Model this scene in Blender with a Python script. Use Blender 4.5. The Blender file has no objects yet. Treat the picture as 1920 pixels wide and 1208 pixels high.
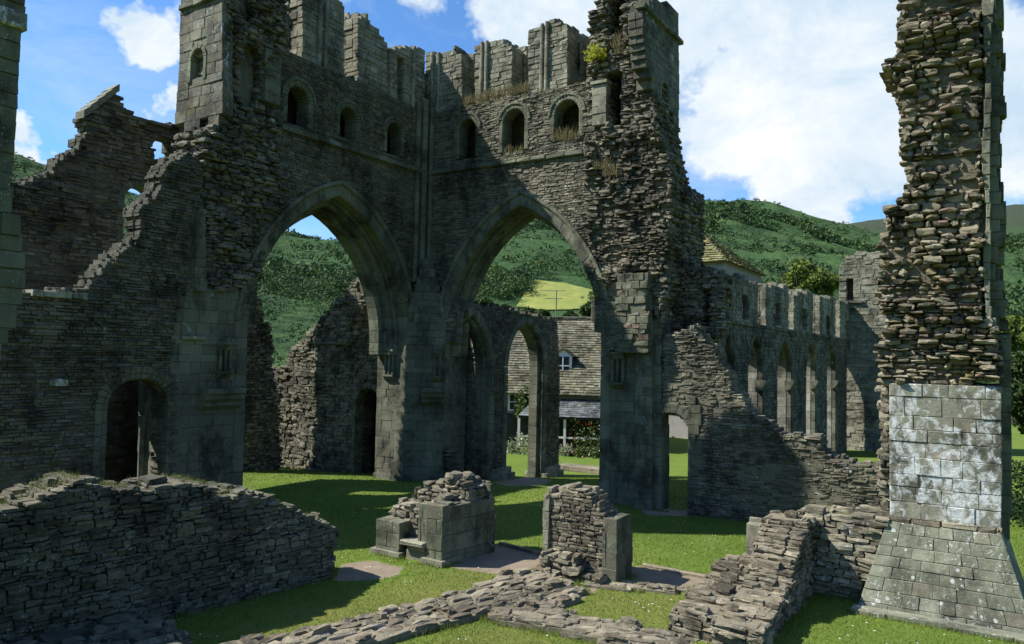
import bpy, math, random
import numpy as np
from mathutils import Matrix, Vector
random.seed(7); rng = np.random.default_rng(7)
R_ = random.random
U_ = random.uniform

# ------------------------------------------------------------------ camera, sky, sun, exposure
SC = bpy.context.scene
F = 1430.0; CX, CY = 960.0, 604.0; CAMH = 4.26
PITCH = math.atan(60/1430.0); ROLL = 0.02
cam_d = bpy.data.cameras.new('camera'); cam = bpy.data.objects.new('camera', cam_d)
SC.collection.objects.link(cam); SC.camera = cam
cam_d.sensor_width = 36; cam_d.lens = 36*F/1920; cam_d.clip_start = .1; cam_d.clip_end = 9000
RM = (Matrix.Rotation(math.pi/2+PITCH, 3, 'X') @ Matrix.Rotation(ROLL, 3, 'Z'))
cam.matrix_world = Matrix.Translation((0, 0, CAMH)) @ RM.to_4x4()
SUN_AZ = (-.999, .02); SUN_EL = math.radians(46)
SC.view_settings.view_transform = 'Standard'; SC.view_settings.look = 'None'
SC.view_settings.exposure = 0.74; SC.view_settings.gamma = 1
SC.cycles.max_bounces = 6; SC.cycles.diffuse_bounces = 3; SC.cycles.glossy_bounces = 2
SC.cycles.transparent_max_bounces = 4; SC.cycles.use_denoising = True

def pxdir(px, py):
    d = RM @ Vector(((px-CX)/F, (CY-py)/F, -1.0)); return d.normalized()

sun_d = bpy.data.lights.new('sun', 'SUN'); sun = bpy.data.objects.new('sun', sun_d)
SC.collection.objects.link(sun)
sun_d.energy = 5.0; sun_d.angle = math.radians(.5); sun_d.color = (1, .955, .88)
sv = Vector((SUN_AZ[0], SUN_AZ[1], 0)).normalized()*math.cos(SUN_EL) + Vector((0, 0, math.sin(SUN_EL)))
sun.rotation_euler = sv.to_track_quat('Z', 'Y').to_euler()
sun.location = sv*60

class NT:
    def __init__(s, tree): s.t = tree; s.n = tree.nodes; s.l = tree.links; s.n.clear()
    def add(s, typ, **kw):
        nd = s.n.new(typ)
        for k, v in kw.items():
            if k.startswith('i_'):
                nd.inputs[int(k[2:]) if k[2:].isdigit() else k[2:].replace('_', ' ')].default_value = v
            else: setattr(nd, k, v)
        return nd
    def link(s, a, b): s.l.new(a, b)
    def math(s, op, a, b=None, clamp=False):
        m = s.n.new('ShaderNodeMath'); m.operation = op; m.use_clamp = clamp
        for i, x in enumerate((a, b)):
            if x is None: continue
            if isinstance(x, (int, float)): m.inputs[i].default_value = x
            else: s.l.new(x, m.inputs[i])
        return m.outputs[0]
    def mix(s, fac, a, b, mode='MIX'):
        m = s.n.new('ShaderNodeMix'); m.data_type = 'RGBA'; m.blend_type = mode
        for i, x in ((0, fac), (6, a), (7, b)):
            if isinstance(x, (int, float)): m.inputs[i].default_value = x
            elif isinstance(x, tuple): m.inputs[i].default_value = (*x, 1) if len(x) == 3 else x
            else: s.l.new(x, m.inputs[i])
        return m.outputs[2]
    def noise(s, vec, scale, detail=4, rough=.55, dist=0):
        n = s.n.new('ShaderNodeTexNoise'); n.inputs['Scale'].default_value = scale
        n.inputs['Detail'].default_value = detail; n.inputs['Roughness'].default_value = rough
        n.inputs['Distortion'].default_value = dist
        if vec is not None: s.l.new(vec, n.inputs['Vector'])
        return n.outputs['Fac']
    def ramp(s, fac, a, b):
        return s.math('MULTIPLY', s.math('SUBTRACT', fac, a), 1.0/(b-a), clamp=True)
    def mapping(s, vec, scale=(1, 1, 1), loc=(0, 0, 0)):
        m = s.n.new('ShaderNodeMapping'); m.inputs['Scale'].default_value = scale; m.inputs['Location'].default_value = loc
        s.l.new(vec, m.inputs['Vector']); return m.outputs[0]

W = bpy.data.worlds.new('World'); SC.world = W; W.use_nodes = True
def build_world():
    t = NT(W.node_tree)
    sky = t.add('ShaderNodeTexSky', sky_type='NISHITA', sun_disc=False)
    sky.sun_elevation = SUN_EL; sky.sun_rotation = math.atan2(SUN_AZ[0], SUN_AZ[1])
    sky.air_density = 1.0; sky.dust_density = .25; sky.ozone_density = 3.5; sky.altitude = 300
    tc = t.add('ShaderNodeTexCoord'); d = tc.outputs['Generated']
    skyc = t.mix(1.0, sky.outputs[0], (1.35, 1.95, 2.45), 'MULTIPLY')
    # clouds: soft masses by direction, broken up by noise
    wob = t.add('ShaderNodeTexNoise'); wob.inputs['Scale'].default_value = 3.2; wob.inputs['Detail'].default_value = 6
    wob.inputs['Roughness'].default_value = .62
    t.link(d, wob.inputs['Vector'])
    off = t.n.new('ShaderNodeVectorMath'); off.operation = 'SUBTRACT'; t.link(wob.outputs['Color'], off.inputs[0]); off.inputs[1].default_value = (.5, .5, .5)
    sc_ = t.n.new('ShaderNodeVectorMath'); sc_.operation = 'SCALE'; sc_.inputs['Scale'].default_value = .34; t.link(off.outputs[0], sc_.inputs[0])
    dd = t.n.new('ShaderNodeVectorMath'); dd.operation = 'ADD'; t.link(d, dd.inputs[0]); t.link(sc_.outputs[0], dd.inputs[1])
    blobs = [(1480, 120, 205, 1.0), (1500, 390, 60, .0), (1640, 250, 120, 1.0), (1540, 390, 130, .95), (1340, 30, 110, .8), (1900, 230, 165, .95), (1680, 60, 140, .9),
             (1000, -20, 105, .9), (1180, 40, 140, .9), (305, 45, 62, .8), (185, 190, 42, .9), (290, 225, 50, .95),
             (640, -60, 120, .5), (600, 438, 30, .95), (2050, 100, 100, .8), (85, 240, 48, .72), (225, 215, 45, .9), (1500, -300, 350, .9), (820, 8, 60, .45), (1900, 400, 50, .4)]
    tot = None
    for (bx, by, r, a) in blobs:
        if a == 0: continue
        v = pxdir(bx, by)
        sb = t.n.new('ShaderNodeVectorMath'); sb.operation = 'DISTANCE'; t.link(dd.outputs[0], sb.inputs[0]); sb.inputs[1].default_value = v
        rr = r/F*1.05
        m = t.math('MULTIPLY', t.math('SUBTRACT', 1.0, t.math('DIVIDE', sb.outputs['Value'], rr*1.5)), a*1.5, clamp=True)
        tot = m if tot is None else t.math('MAXIMUM', tot, m)
    n2 = t.noise(t.mapping(d, (1, 1, 1.7)), 7.5, 9, .62, .25)
    k = t.math('ADD', tot, t.math('MULTIPLY', t.math('SUBTRACT', n2, .5), 1.15))
    mask = t.ramp(k, .33, .56)
    wisp = t.math('MULTIPLY', t.ramp(t.noise(t.mapping(d, (1, 1, 2.4), (3, 1, 0)), 3.4, 9, .66, .5), .46, .80), .5)
    mask = t.math('MAXIMUM', mask, wisp)
    shade = t.ramp(t.noise(t.mapping(d, (1, 1, 1.5), (.3, .2, .1)), 5.5, 8, .66, .3), .38, .66)
    cl = t.mix(shade, (7.4, 9.4, 11.2), (12.3, 12.6, 12.8))
    up = t.add('ShaderNodeSeparateXYZ'); t.link(d, up.inputs[0])
    mask = t.math('MULTIPLY', mask, t.ramp(up.outputs[2], -.02, .02))
    col = t.mix(mask, skyc, cl)
    bg = t.add('ShaderNodeBackground'); t.link(col, bg.inputs[0]); bg.inputs[1].default_value = .05
    out = t.add('ShaderNodeOutputWorld'); t.link(bg.outputs[0], out.inputs[0])
build_world()

# ------------------------------------------------------------------ terrain
def sstep(a, b, x):
    t = np.clip((x-a)/(b-a), 0, 1); return t*t*(3-2*t)
_pg = np.array([-900, -300, 20, 105, 300, 560, 650, 800, 1000, 1285, 1370, 1450, 1540, 1640, 1900, 2400, 3200])
_el = np.array([.20, .22, .222, .205, .18, .150, .149, .175, .205, .213, .208, .196, .178, .160, .150, .14, .15])
_azk = np.arctan((_pg-CX)/F)
def _vn(x, y, seed):
    xi = np.floor(x).astype(np.int64); yi = np.floor(y).astype(np.int64); fx = x-xi; fy = y-yi
    fx = fx*fx*(3-2*fx); fy = fy*fy*(3-2*fy)
    def h(a, b):
        v = (a*374761393 + b*668265263 + seed*974634777) & 0x7fffffff
        v = ((v ^ (v >> 13))*1274126177) & 0x7fffffff
        return ((v ^ (v >> 16)) & 0xffff)/65535.0
    return (h(xi, yi)*(1-fx)+h(xi+1, yi)*fx)*(1-fy)+(h(xi, yi+1)*(1-fx)+h(xi+1, yi+1)*fx)*fy
def fbm(x, y, seed=0, o=4):
    s = 0; a = .5
    for i in range(o): s = s+a*_vn(x*2**i, y*2**i, seed+i*17); a *= .5
    return s
def terrain(X, Y):
    X = np.asarray(X, float); Y = np.asarray(Y, float)
    r = np.hypot(X, Y)+1e-6; az = np.arctan2(X, Y)
    el = np.interp(az, _azk, _el)
    el = np.where(np.abs(az) > 1.4, .16, el)
    RD = 640.0
    s = np.clip((r-75)/(RD-75), 0, 1)
    g = .10*s+.90*s**1.25*(1.35-.35*s)
    h = el*RD*g*.98
    far = el*0+.178*1500
    past = np.clip((r-RD)/500, 0, 1)
    h = np.where(r > RD, h*(1-.35*past), h)
    s2 = sstep(1000, 1650, r)
    ridge2 = 1650*np.interp(az, _azk, np.array([.15, .2, .2, .2, .16, .1, .1, .1, .12, .14, .15, .155, .16, .168, .176, .18, .18]))
    h = h*(1-s2)+ridge2*s2
    rough = (fbm(X/60+31, Y/60+17, 3)-.5)*22*sstep(120, 420, r)*(1-.6*sstep(560, 650, r)) + (fbm(X/14+3, Y/14+5, 8)-.5)*3.0*sstep(120, 300, r)
    dip = -.62*sstep(24.5, 31.5, Y-.15*np.abs(X))*(r < 400)
    return h+rough+dip+(fbm(X/2.2, Y/2.2, 5, 3)-.45)*.05*(r < 80)
def T1(x, y): return float(terrain(np.array([x]), np.array([y]))[0])
def ground(px, py, zoff=0):
    d = pxdir(px, py); t = 10.0; z = zoff
    for i in range(8):
        t = (z-CAMH)/d.z if d.z < 0 else 60
        p = d*t; z = zoff+(T1(p.x, p.y) if p.y > 24 else 0)
    return (p.x, p.y)

# ------------------------------------------------------------------ mesh builder
COL = SC.collection
class MB:
    def __init__(s): s.V = []; s.Fc = []; s.T = []; s.n = 0; s.st = []
    def raw(s, V, Fq, tone):
        V = np.asarray(V, float).reshape(-1, 3); Fq = np.asarray(Fq, np.int64)
        s.V.append(V); s.Fc.append((Fq+s.n)); s.n += len(V)
        tone = np.asarray(tone, float)
        if tone.ndim == 1: tone = np.tile(tone, (len(V), 1))
        s.T.append(tone)
    def box(s, fr, u0, u1, v0, v1, z0, z1, tone=(.5, .5, 0)):
        s.raw(fr.W(np.array([[u0, v0, z0], [u1, v0, z0], [u1, v1, z0], [u0, v1, z0], [u0, v0, z1], [u1, v0, z1], [u1, v1, z1], [u0, v1, z1]])),
              [[0, 1, 5, 4], [1, 2, 6, 5], [2, 3, 7, 6], [3, 0, 4, 7], [4, 5, 6, 7], [3, 2, 1, 0]], tone)
    def build(s, name, mat, parent=None, smooth=False):
        me = bpy.data.meshes.new(name)
        V = np.concatenate(s.V); nf4 = [f for f in s.Fc if f.shape[1] == 4]; nf3 = [f for f in s.Fc if f.shape[1] == 3]
        loops = []; starts = []; tot = 0; c = 0
        for lst, k in ((nf4, 4), (nf3, 3)):
            if lst:
                f = np.concatenate(lst); loops.append(f.ravel()); starts.append(c+np.arange(len(f))*k); c += f.size; tot += len(f)
        loops = np.concatenate(loops).astype(np.int32); starts = np.concatenate(starts).astype(np.int32)
        me.vertices.add(len(V)); me.vertices.foreach_set('co', V.astype(np.float32).ravel())
        me.loops.add(len(loops)); me.loops.foreach_set('vertex_index', loops)
        me.polygons.add(tot); me.polygons.foreach_set('loop_start', starts)
        me.update(calc_edges=True); me.validate()
        a = me.color_attributes.new('tone', 'FLOAT_COLOR', 'POINT')
        T = np.concatenate(s.T); a.data.foreach_set('color', np.concatenate([T, np.ones((len(T), 1))], 1).astype(np.float32).ravel())
        me.polygons.foreach_set('use_smooth', np.full(tot, smooth)); me.materials.append(mat)
        o = bpy.data.objects.new(name, me); COL.objects.link(o)
        if parent: o.parent = parent; o.matrix_parent_inverse = Matrix.Translation(-parent.location)
        return o

class Fr:
    """vertical plane: u along it, v into it (away from the front), z up; sh shears v with height (batter)"""
    def __init__(s, P, d, z0=0, sh=0, flip=False):
        L = math.hypot(*d); s.P = P; s.d = (d[0]/L, d[1]/L); s.m = (-s.d[1], s.d[0])
        if flip: s.m = (s.d[1], -s.d[0])
        s.z0 = z0; s.sh = sh
    def W(s, a):
        a = np.asarray(a, float).reshape(-1, 3); u, v, z = a.T; v = v+s.sh*(z-s.z0)
        return np.stack([s.P[0]+u*s.d[0]+v*s.m[0], s.P[1]+u*s.d[1]+v*s.m[1], z], 1)
    def uz(s, px, py, v=0):
        D = pxdir(px, py); ox, oy = s.P[0]+v*s.m[0], s.P[1]+v*s.m[1]
        # t*D.xy = o + u d
        det = D.x*(-s.d[1])+D.y*s.d[0]
        t = (ox*(-s.d[1])+oy*s.d[0])/det
        u = (t*D.x-ox)*s.d[0]+(t*D.y-oy)*s.d[1]
        return (u, CAMH+t*D.z)
    def poly(s, pts, v=0): return [s.uz(x, y, v) for x, y in pts]
    def off(s, v, u=0): 
        return Fr((s.P[0]+v*s.m[0]+u*s.d[0], s.P[1]+v*s.m[1]+u*s.d[1]), s.d, s.z0, s.sh)

class FrT(Fr):
    """battered trapezoid: u in 0..w is stretched between the edge lines at each height"""
    def trap(s, w, l0, l1, r0, r1, h): s.tr = (w, l0, l1, r0, r1, h); return s
    def W(s, a):
        a = np.array(a, float).reshape(-1, 3); w, l0, l1, r0, r1, h = s.tr; t = a[:, 2]/h
        L = l0+(l1-l0)*t; R = r0+(r1-r0)*t; a[:, 0] = L+(R-L)*a[:, 0]/w
        return Fr.W(s, a)
# stone templates
def t12():
    V = []
    for v, k in ((1, 0), (-1, 0), (-1, 1)):
        for u, z in ((-1, -1), (1, -1), (1, 1), (-1, 1)): V.append((u, v, z, k))
    V = np.array(V, float)
    Fq = []
    for i in range(4):
        j = (i+1) % 4; Fq.append([i, j, 4+j, 4+i]); Fq.append([4+i, 4+j, 8+j, 8+i])
    Fq.append([8, 9, 10, 11]); Fq.append([3, 2, 1, 0])
    return V, np.array(Fq)
V12, F12 = t12()
def t26():
    idx = {}; V = []; Fq = []
    def g(a):
        if a not in idx: idx[a] = len(V); V.append(a)
        return idx[a]
    for ax in range(3):
        for sgn in (-1, 1):
            for i in (-1, 0):
                for j in (-1, 0):
                    q = []
                    for (a, b) in ((i, j), (i+1, j), (i+1, j+1), (i, j+1)):
                        c = [0, 0, 0]; c[ax] = sgn; c[(ax+1) % 3] = a; c[(ax+2) % 3] = b; q.append(g(tuple(c)))
                    if sgn < 0: q.reverse()
                    Fq.append(q)
    return np.array(V, float), np.array(Fq)
V26, F26 = t26()
def stones(mb, fr, S, kind='chip', bev=.012, jit=.0, rnd=.15):
    """S rows: u,v,z centre, hu,hv,hz, tone r,g,b"""
    if not len(S): return
    S = np.array(S, float); N = len(S); c = S[:, None, 0:3]; h = S[:, None, 3:6]
    if kind == 'chip':
        t = V12[None, :, :3]; P = c+t*h
        b = np.minimum(bev, h[:, :, [0, 2]]*.4)
        k = V12[None, :, 3]
        P[:, :, 0] -= V12[None, :, 0]*k*b[:, :, 0]; P[:, :, 2] -= V12[None, :, 2]*k*b[:, :, 1]
        P[:, 4:8, 1] += bev
        J = rng.uniform(-1, 1, P.shape)*jit; P[:, 4:] += (J*np.array([.6, 1.3, .6]))[:, 4:]
        nv, Fq = 12, F12
    else:
        t = V26.copy(); nz = (np.abs(t) > .5).sum(1)
        pull = np.where(nz == 3, 1-rnd, np.where(nz == 2, 1-rnd*.45, 1.0))[:, None]
        t = t*pull; P = c+t[None]*h
        P += rng.uniform(-1, 1, P.shape)*jit*np.minimum(1, h/.08+.3)
        nv, Fq = 26, F26
    Wd = fr.W(P.reshape(-1, 3))
    Fa = (Fq[None]+(np.arange(N)*nv)[:, None, None]).reshape(-1, 4)
    mb.raw(Wd, Fa, np.repeat(S[:, 6:9], nv, 0))

def intervals(polys, z):
    xs = []
    for p in polys:
        n = len(p)
        for i in range(n):
            (a, b), (c, d) = p[i], p[(i+1) % n]
            if (b <= z) != (d <= z): xs.append(a+(z-b)/(d-b)*(c-a))
    xs.sort(); return [(xs[i], xs[i+1]) for i in range(0, len(xs)-1, 2)]
def inside(polys, u, z):
    return any(a <= u <= b for a, b in intervals(polys, z))

def masonry(mb, fr, polys, T=1.0, ch=(.08, .15), sw=(.16, .5), prot=.02, jit=.012, kind='chip', bev=.014, gap=.006, edge=.0,
            depth=.22, core=.05, ends=True, top=True, bulge=None, topz=.0, back=False, zmin=None, coref=None, vtop=None, rnd=.15, tb=(0, 1), orange=0):
    zs = [q[1] for q in polys[0]]; z = min(zs) if zmin is None else zmin; zM = max(zs); S = []
    def tn(): return (tb[0]+(tb[1]-tb[0])*R_(), R_(), 0.0 if R_() > orange else 1.0)
    while z < zM:
        h = U_(*ch)*(.72+.62*float(fbm(np.float64(z*.9+fr.P[0]*3), np.float64(3.3), 19, 3))); zc = z+h/2
        iv = intervals(polys, zc); nx = intervals(polys, zc+h*1.15)
        for (a, b) in iv:
            a += U_(-edge, edge); b += U_(-edge, edge)
            if b-a < .06: continue
            ce = min(.07, (b-a)*.2); zb = min(z+h*.93, zM)
            mb.box(fr, a+ce, b-ce, core+(.045 if kind == 'rock' else -.025)+(coref(zc) if coref else 0), T-(.04 if back or ends else 0), z-.01, z+h*.96, (.45+.1*R_(), R_(), .5))
            u = a
            while u < b-.02:
                w = U_(*sw)*(1 if R_() > .15 else .6)
                if b-u-w < sw[0]*.6: w = b-u
                w = min(w, b-u); um = u+w/2
                pr = U_(-prot, prot); 
                if bulge: pr += max(bulge(um, zc), -.02)
                hz = h/2-gap*U_(.5, 1.5); hu = w/2-gap*U_(.5, 1.5)
                if hu < .015: u += w; continue
                nb = kind == 'rock'
                zj = U_(-.012, .012) if nb else 0
                S.append((um, -pr+depth/2, zc+zj, hu, depth/2+max(pr, 0)*.5*0+.0, hz*(U_(.95, 1.2) if nb else 1), *tn()))
                if pr > .12: S.append((um, -pr/2+.06, zc+zj, hu*.95, pr/2+.1, hz*.95, *tn()))
                if top and not any(p <= um <= q for p, q in nx):
                    v = depth
                    while v < T-.02:
                        d = U_(.16, .42); d = min(d, T-v); hh = hz+U_(-.3, .35)*h*(1 if topz or nb else .25)
                        S.append((um+U_(-.02, .02), v+d/2, z+hh, hu*U_(.85, 1.05), d/2-gap, hh, *tn())); v += d
                    if topz and R_() < topz:
                        v = U_(0, max(.01, T-.3)); hz2 = U_(.03, .07)
                        S.append((um, v+.12, z+h+hz2*.8, hu*U_(.6, 1), U_(.08, .2), hz2, *tn()))
                u += w
            if ends:
                for e, sg in ((a, 1), (b, -1)):
                    v = depth
                    while v < T-.03:
                        d = U_(.2, .5); d = min(d, T-v); ln = U_(.08, .16)
                        S.append((e+sg*(ln)+U_(-prot, prot), v+d/2, zc, ln, d/2-gap, h/2-gap, *tn())); v += d
            if back:
                u = a
                while u < b-.02:
                    w = min(U_(*sw)*1.3, b-u)
                    if w/2 > gap*2: S.append((u+w/2, T-.08+U_(-prot, prot), zc, w/2-gap, .1, h/2-gap, *tn()))
                    u += w
        z += h
    S = [s for s in S if s[3] > .01 and s[4] > .01 and s[5] > .006]
    stones(mb, fr, S, kind, bev, jit, rnd)

def wallcap(mb, fr, path, T, over=.04, th=.09, sw=(.3, .7), v0=0, jit=.012, proud=.05, drop=0):
    """string course / coping along a polyline of (u,z)"""
    S = []
    for i in range(len(path)-1):
        (a, za), (b, zb) = path[i], path[i+1]
        L = abs(b-a); u = 0
        while u < L-.03:
            w = min(U_(*sw), L-u); t = (u+w/2)/L; zz = za+(zb-za)*t
            S.append((a+(b-a)*t, v0-proud+T/2, zz, w/2-.004, T/2, th/2, R_(), R_(), 0)); u += w
    stones(mb, fr, S, 'chip', .018, jit)

def arch_pts(uL, uR, zs, za):
    """pointed (or round) arch: returns function r-offset -> list of points from left spring to right spring"""
    a = abs(uR-uL)/2; h = za-zs; R = (a*a+h*h)/(2*a); m = (uL+uR)/2; sg = 1 if uR > uL else -1
    cL = uL+sg*R; cR = uR-sg*R
    def P(off, n=14):
        Rr = R+off
        # left arc: centre cL ; from angle pi to apex
        c = R-a
        phi = math.acos(max(-1, min(1, c/Rr)))
        left = [(cL-sg*Rr*math.cos(t), zs+Rr*math.sin(t)) for t in [phi*i/n for i in range(n+1)]]
        right = [(cR+sg*Rr*math.cos(t), zs+Rr*math.sin(t)) for t in [phi*(n-i)/n for i in range(n+1)]]
        return left+right[1:]
    return P
def voussoirs(mb, fr, P, r0, r1, v0, v1, n=13, zb=None, bh=.3, jit=.006, gapf=.025, only=None, tb=(0, 1), ndiv=1, roll=0):
    """ring of wedge stones between radial offsets r0,r1 and depths v0,v1, carried down jambs to zb"""
    A = P(r0, n); B = P(r1, n); N = len(A)
    quads = []
    for i in range(N-1):
        quads.append((A[i], A[i+1], B[i+1], B[i]))
    if zb is not None:
        z = A[0][1]
        while z > zb+.02:
            hh = min(U_(bh*.8, bh*1.25), z-zb)
            quads.append(((A[0][0], z-hh), (A[0][0], z), (B[0][0], z), (B[0][0], z-hh)))
            quads.append(((A[-1][0], z), (A[-1][0], z-hh), (B[-1][0], z-hh), (B[-1][0], z)))
            z -= hh
    for k, q in enumerate(quads):
        cx = sum(p[0] for p in q)/4; cz = sum(p[1] for p in q)/4
        if only and not only(cx, cz): continue
        (a, b, c, d) = q
        g = gapf/2
        def lerp(p, r, t): return (p[0]+(r[0]-p[0])*t, p[1]+(r[1]-p[1])*t)
        L = max(.05, math.hypot(a[0]-b[0], a[1]-b[1])); t = g/L*.5
        a2, b2 = lerp(a, b, t), lerp(b, a, t); d2, c2 = lerp(d, c, t), lerp(c, d, t)
        dv = U_(-jit, jit); ch = .012+roll
        pts = []
        fa, fb, fc, fd = lerp(a2, d2, ch/max(.05, abs(r1-r0))), lerp(b2, c2, ch/max(.05, abs(r1-r0))), lerp(c2, b2, .06), lerp(d2, a2, .06)
        for (p, v) in ((a2, v1), (b2, v1), (c2, v1), (d2, v1), (a2, v0+ch+dv), (b2, v0+ch+dv), (c2, v0+.01+dv), (d2, v0+.01+dv), (fa, v0+dv), (fb, v0+dv), (fc, v0+dv), (fd, v0+dv)):
            pts.append((p[0], v, p[1]))
        Fq = [[i, (i+1) % 4, 4+(i+1) % 4, 4+i] for i in range(4)]+[[4+i, 4+(i+1) % 4, 8+(i+1) % 4, 8+i] for i in range(4)]+[[8, 9, 10, 11], [3, 2, 1, 0]]
        mb.raw(fr.W(np.array(pts)), Fq, (tb[0]+(tb[1]-tb[0])*R_(), R_(), 0))

def prism(mb, fr, prof, u0, u1, tone=(.5, .5, 0), taper=0):
    """moulding: profile of (v,z) extruded along u"""
    n = len(prof); V = [(u0+taper*(0), v, z) for v, z in prof]+[(u1, v, z) for v, z in prof]
    Wd = fr.W(np.array(V)); Fq = [[i, (i+1) % n, n+(i+1) % n, n+i] for i in range(n)]
    mb.raw(Wd, Fq, tone)
    for base in (0, n):
        for i in range(1, n-1): mb.raw(np.array([Wd[base], Wd[base+i], Wd[base+i+1]]), [[0, 1, 2]], tone)
def lathe(mb, c, prof, n=12, tone=(.5, .5, 0), a0=0):
    V = []; 
    for (r, z) in prof:
        for i in range(n): a = a0+2*math.pi*i/n; V.append((c[0]+r*math.cos(a), c[1]+r*math.sin(a), z))
    Fq = []
    for k in range(len(prof)-1):
        for i in range(n): j = (i+1) % n; Fq.append([k*n+i, k*n+j, (k+1)*n+j, (k+1)*n+i])
    mb.raw(V, Fq, tone)
    for k in (0, len(prof)-1):
        b = [V[k*n+i] for i in range(n)]+[(c[0], c[1], prof[k][1])]
        mb.raw(b, [[i, (i+1) % n, n] for i in range(n)], tone)

def thing(name, label, cat, loc=(0, 0, 0), group=None):
    o = bpy.data.objects.new(name, None); COL.objects.link(o); o.location = loc
    o.empty_display_size = .3
    return tag(o, label, cat, group)
def tag(o, label=None, cat=None, group=None, kind=None):
    if label: o['label'] = label
    if cat: o['category'] = cat
    if group: o['group'] = group
    if kind: o['kind'] = kind
    bpy.context.view_layer.update(); return o

# ------------------------------------------------------------------ materials
def stone_mat(name, dark, light, lichen=.3, moss=.3, ls=5.0, bump=.55, warm=(.185, .135, .095), yellow=.0, joints=None, fine=1.0, mott=.5, lcol=(.50, .52, .50), speck=.4, stain=.6):
    m = bpy.data.materials.new(name); m.use_nodes = True; t = NT(m.node_tree)
    tc = t.add('ShaderNodeTexCoord'); P = tc.outputs['Object']
    at = t.add('ShaderNodeAttribute', attribute_name='tone'); sp = t.add('ShaderNodeSeparateColor'); t.link(at.outputs['Color'], sp.inputs[0])
    r, g, b = sp.outputs
    col = t.mix(r, dark, light)
    col = t.mix(t.math('MULTIPLY', t.ramp(b, .8, 1.0), 1.0), col, warm)
    isw = t.ramp(g, .86, .93)
    col = t.mix(t.math('MULTIPLY', isw, .28), col, warm)
    n1 = t.noise(P, 7*fine, 8, .68); n0 = t.noise(P, .45, 5, .6, .4); n3 = t.noise(P, 38*fine, 4, .7)
    f = t.math('ADD', t.math('MULTIPLY', n1, 1.3*mott), 1-.62*mott)
    f = t.math('MULTIPLY', f, t.math('ADD', t.math('MULTIPLY', n3, .7), .65))
    f = t.math('MULTIPLY', f, t.math('ADD', t.math('MULTIPLY', t.ramp(n0, .3, .7), .75), .62))
    mult = t.n.new('ShaderNodeVectorMath'); mult.operation = 'SCALE'; t.link(col, mult.inputs[0]); t.link(f, mult.inputs['Scale']); col = mult.outputs[0]
    # damp streaks running down, mossy green
    st = t.noise(t.mapping(P, (1.6, 1.6, .16)), 1.0, 5, .6, .3)
    mk = t.math('MULTIPLY', t.ramp(st, .46, .68), moss*1.6, clamp=True)
    col = t.mix(mk, col, (.040, .050, .034))
    dk = t.math('MULTIPLY', t.ramp(t.noise(t.mapping(P, (1, 1, .7), (9, 4, 2)), 1.15, 9, .74, .2), .49, .60), stain)
    ds = t.n.new('ShaderNodeVectorMath'); ds.operation = 'SCALE'; t.link(col, ds.inputs[0]); t.link(t.math('SUBTRACT', 1.0, dk), ds.inputs['Scale']); col = ds.outputs[0]
    if yellow:
        y = t.math('MULTIPLY', t.ramp(t.noise(P, 2.3, 7, .65, .3), .56, .66), yellow); col = t.mix(y, col, (.22, .17, .035))
    if lichen:
        la = t.noise(t.mapping(P, (1, 1, .8), (4, 2, 7)), ls, 12, .72, .5); lb = t.noise(P, .7, 3, .5)
        k = t.ramp(t.math('ADD', la, t.math('MULTIPLY', t.math('SUBTRACT', lb, .5), .45)), .66-.20*lichen, .76-.18*lichen)
        col = t.mix(t.math('MULTIPLY', k, t.math('ADD', t.math('MULTIPLY', t.ramp(n3, .25, .6), .7), .25)), col, lcol)
    if speck:
        vo = t.add('ShaderNodeTexVoronoi'); vo.inputs['Scale'].default_value = 9; t.link(P, vo.inputs['Vector'])
        sz = t.noise(P, 3.1, 2, .5)
        s_ = t.math('LESS_THAN', vo.outputs['Distance'], t.math('MULTIPLY', t.ramp(sz, .5, .9), .36*speck))
        col = t.mix(t.math('MULTIPLY', s_, .8), col, (.48, .50, .47))
        v2 = t.add('ShaderNodeTexVoronoi'); v2.inputs['Scale'].default_value = 19; t.link(P, v2.inputs['Vector'])
        s2 = t.math('LESS_THAN', v2.outputs['Distance'], t.math('MULTIPLY', t.ramp(t.noise(P, 1.9, 4, .6), .38, .8), .42*min(1, .45+speck)))
        col = t.mix(t.math('MULTIPLY', s2, .62), col, (.42, .44, .40))
    # mortar
    mm = t.math('MULTIPLY', t.math('GREATER_THAN', b, .4), t.math('LESS_THAN', b, .6))
    col = t.mix(mm, col, t.mix(n1, tuple(x*.8 for x in dark), tuple(x*.95 for x in light)))
    bs = t.add('ShaderNodeBsdfPrincipled'); t.link(col, bs.inputs['Base Color']); bs.inputs['Roughness'].default_value = .9
    bs.inputs['Specular IOR Level'].default_value = .25
    bn = t.add('ShaderNodeBump'); bn.inputs['Strength'].default_value = bump; bn.inputs['Distance'].default_value = .05
    hh = t.math('ADD', t.noise(P, 6*fine, 10, .72, .15), t.math('MULTIPLY', t.noise(t.mapping(P, (1, 1, 4)), 9*fine, 6, .7), .5)); t.link(hh, bn.inputs['Height']); t.link(bn.outputs[0], bs.inputs['Normal'])
    o = t.add('ShaderNodeOutputMaterial'); t.link(bs.outputs[0], o.inputs[0]); return m
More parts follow.
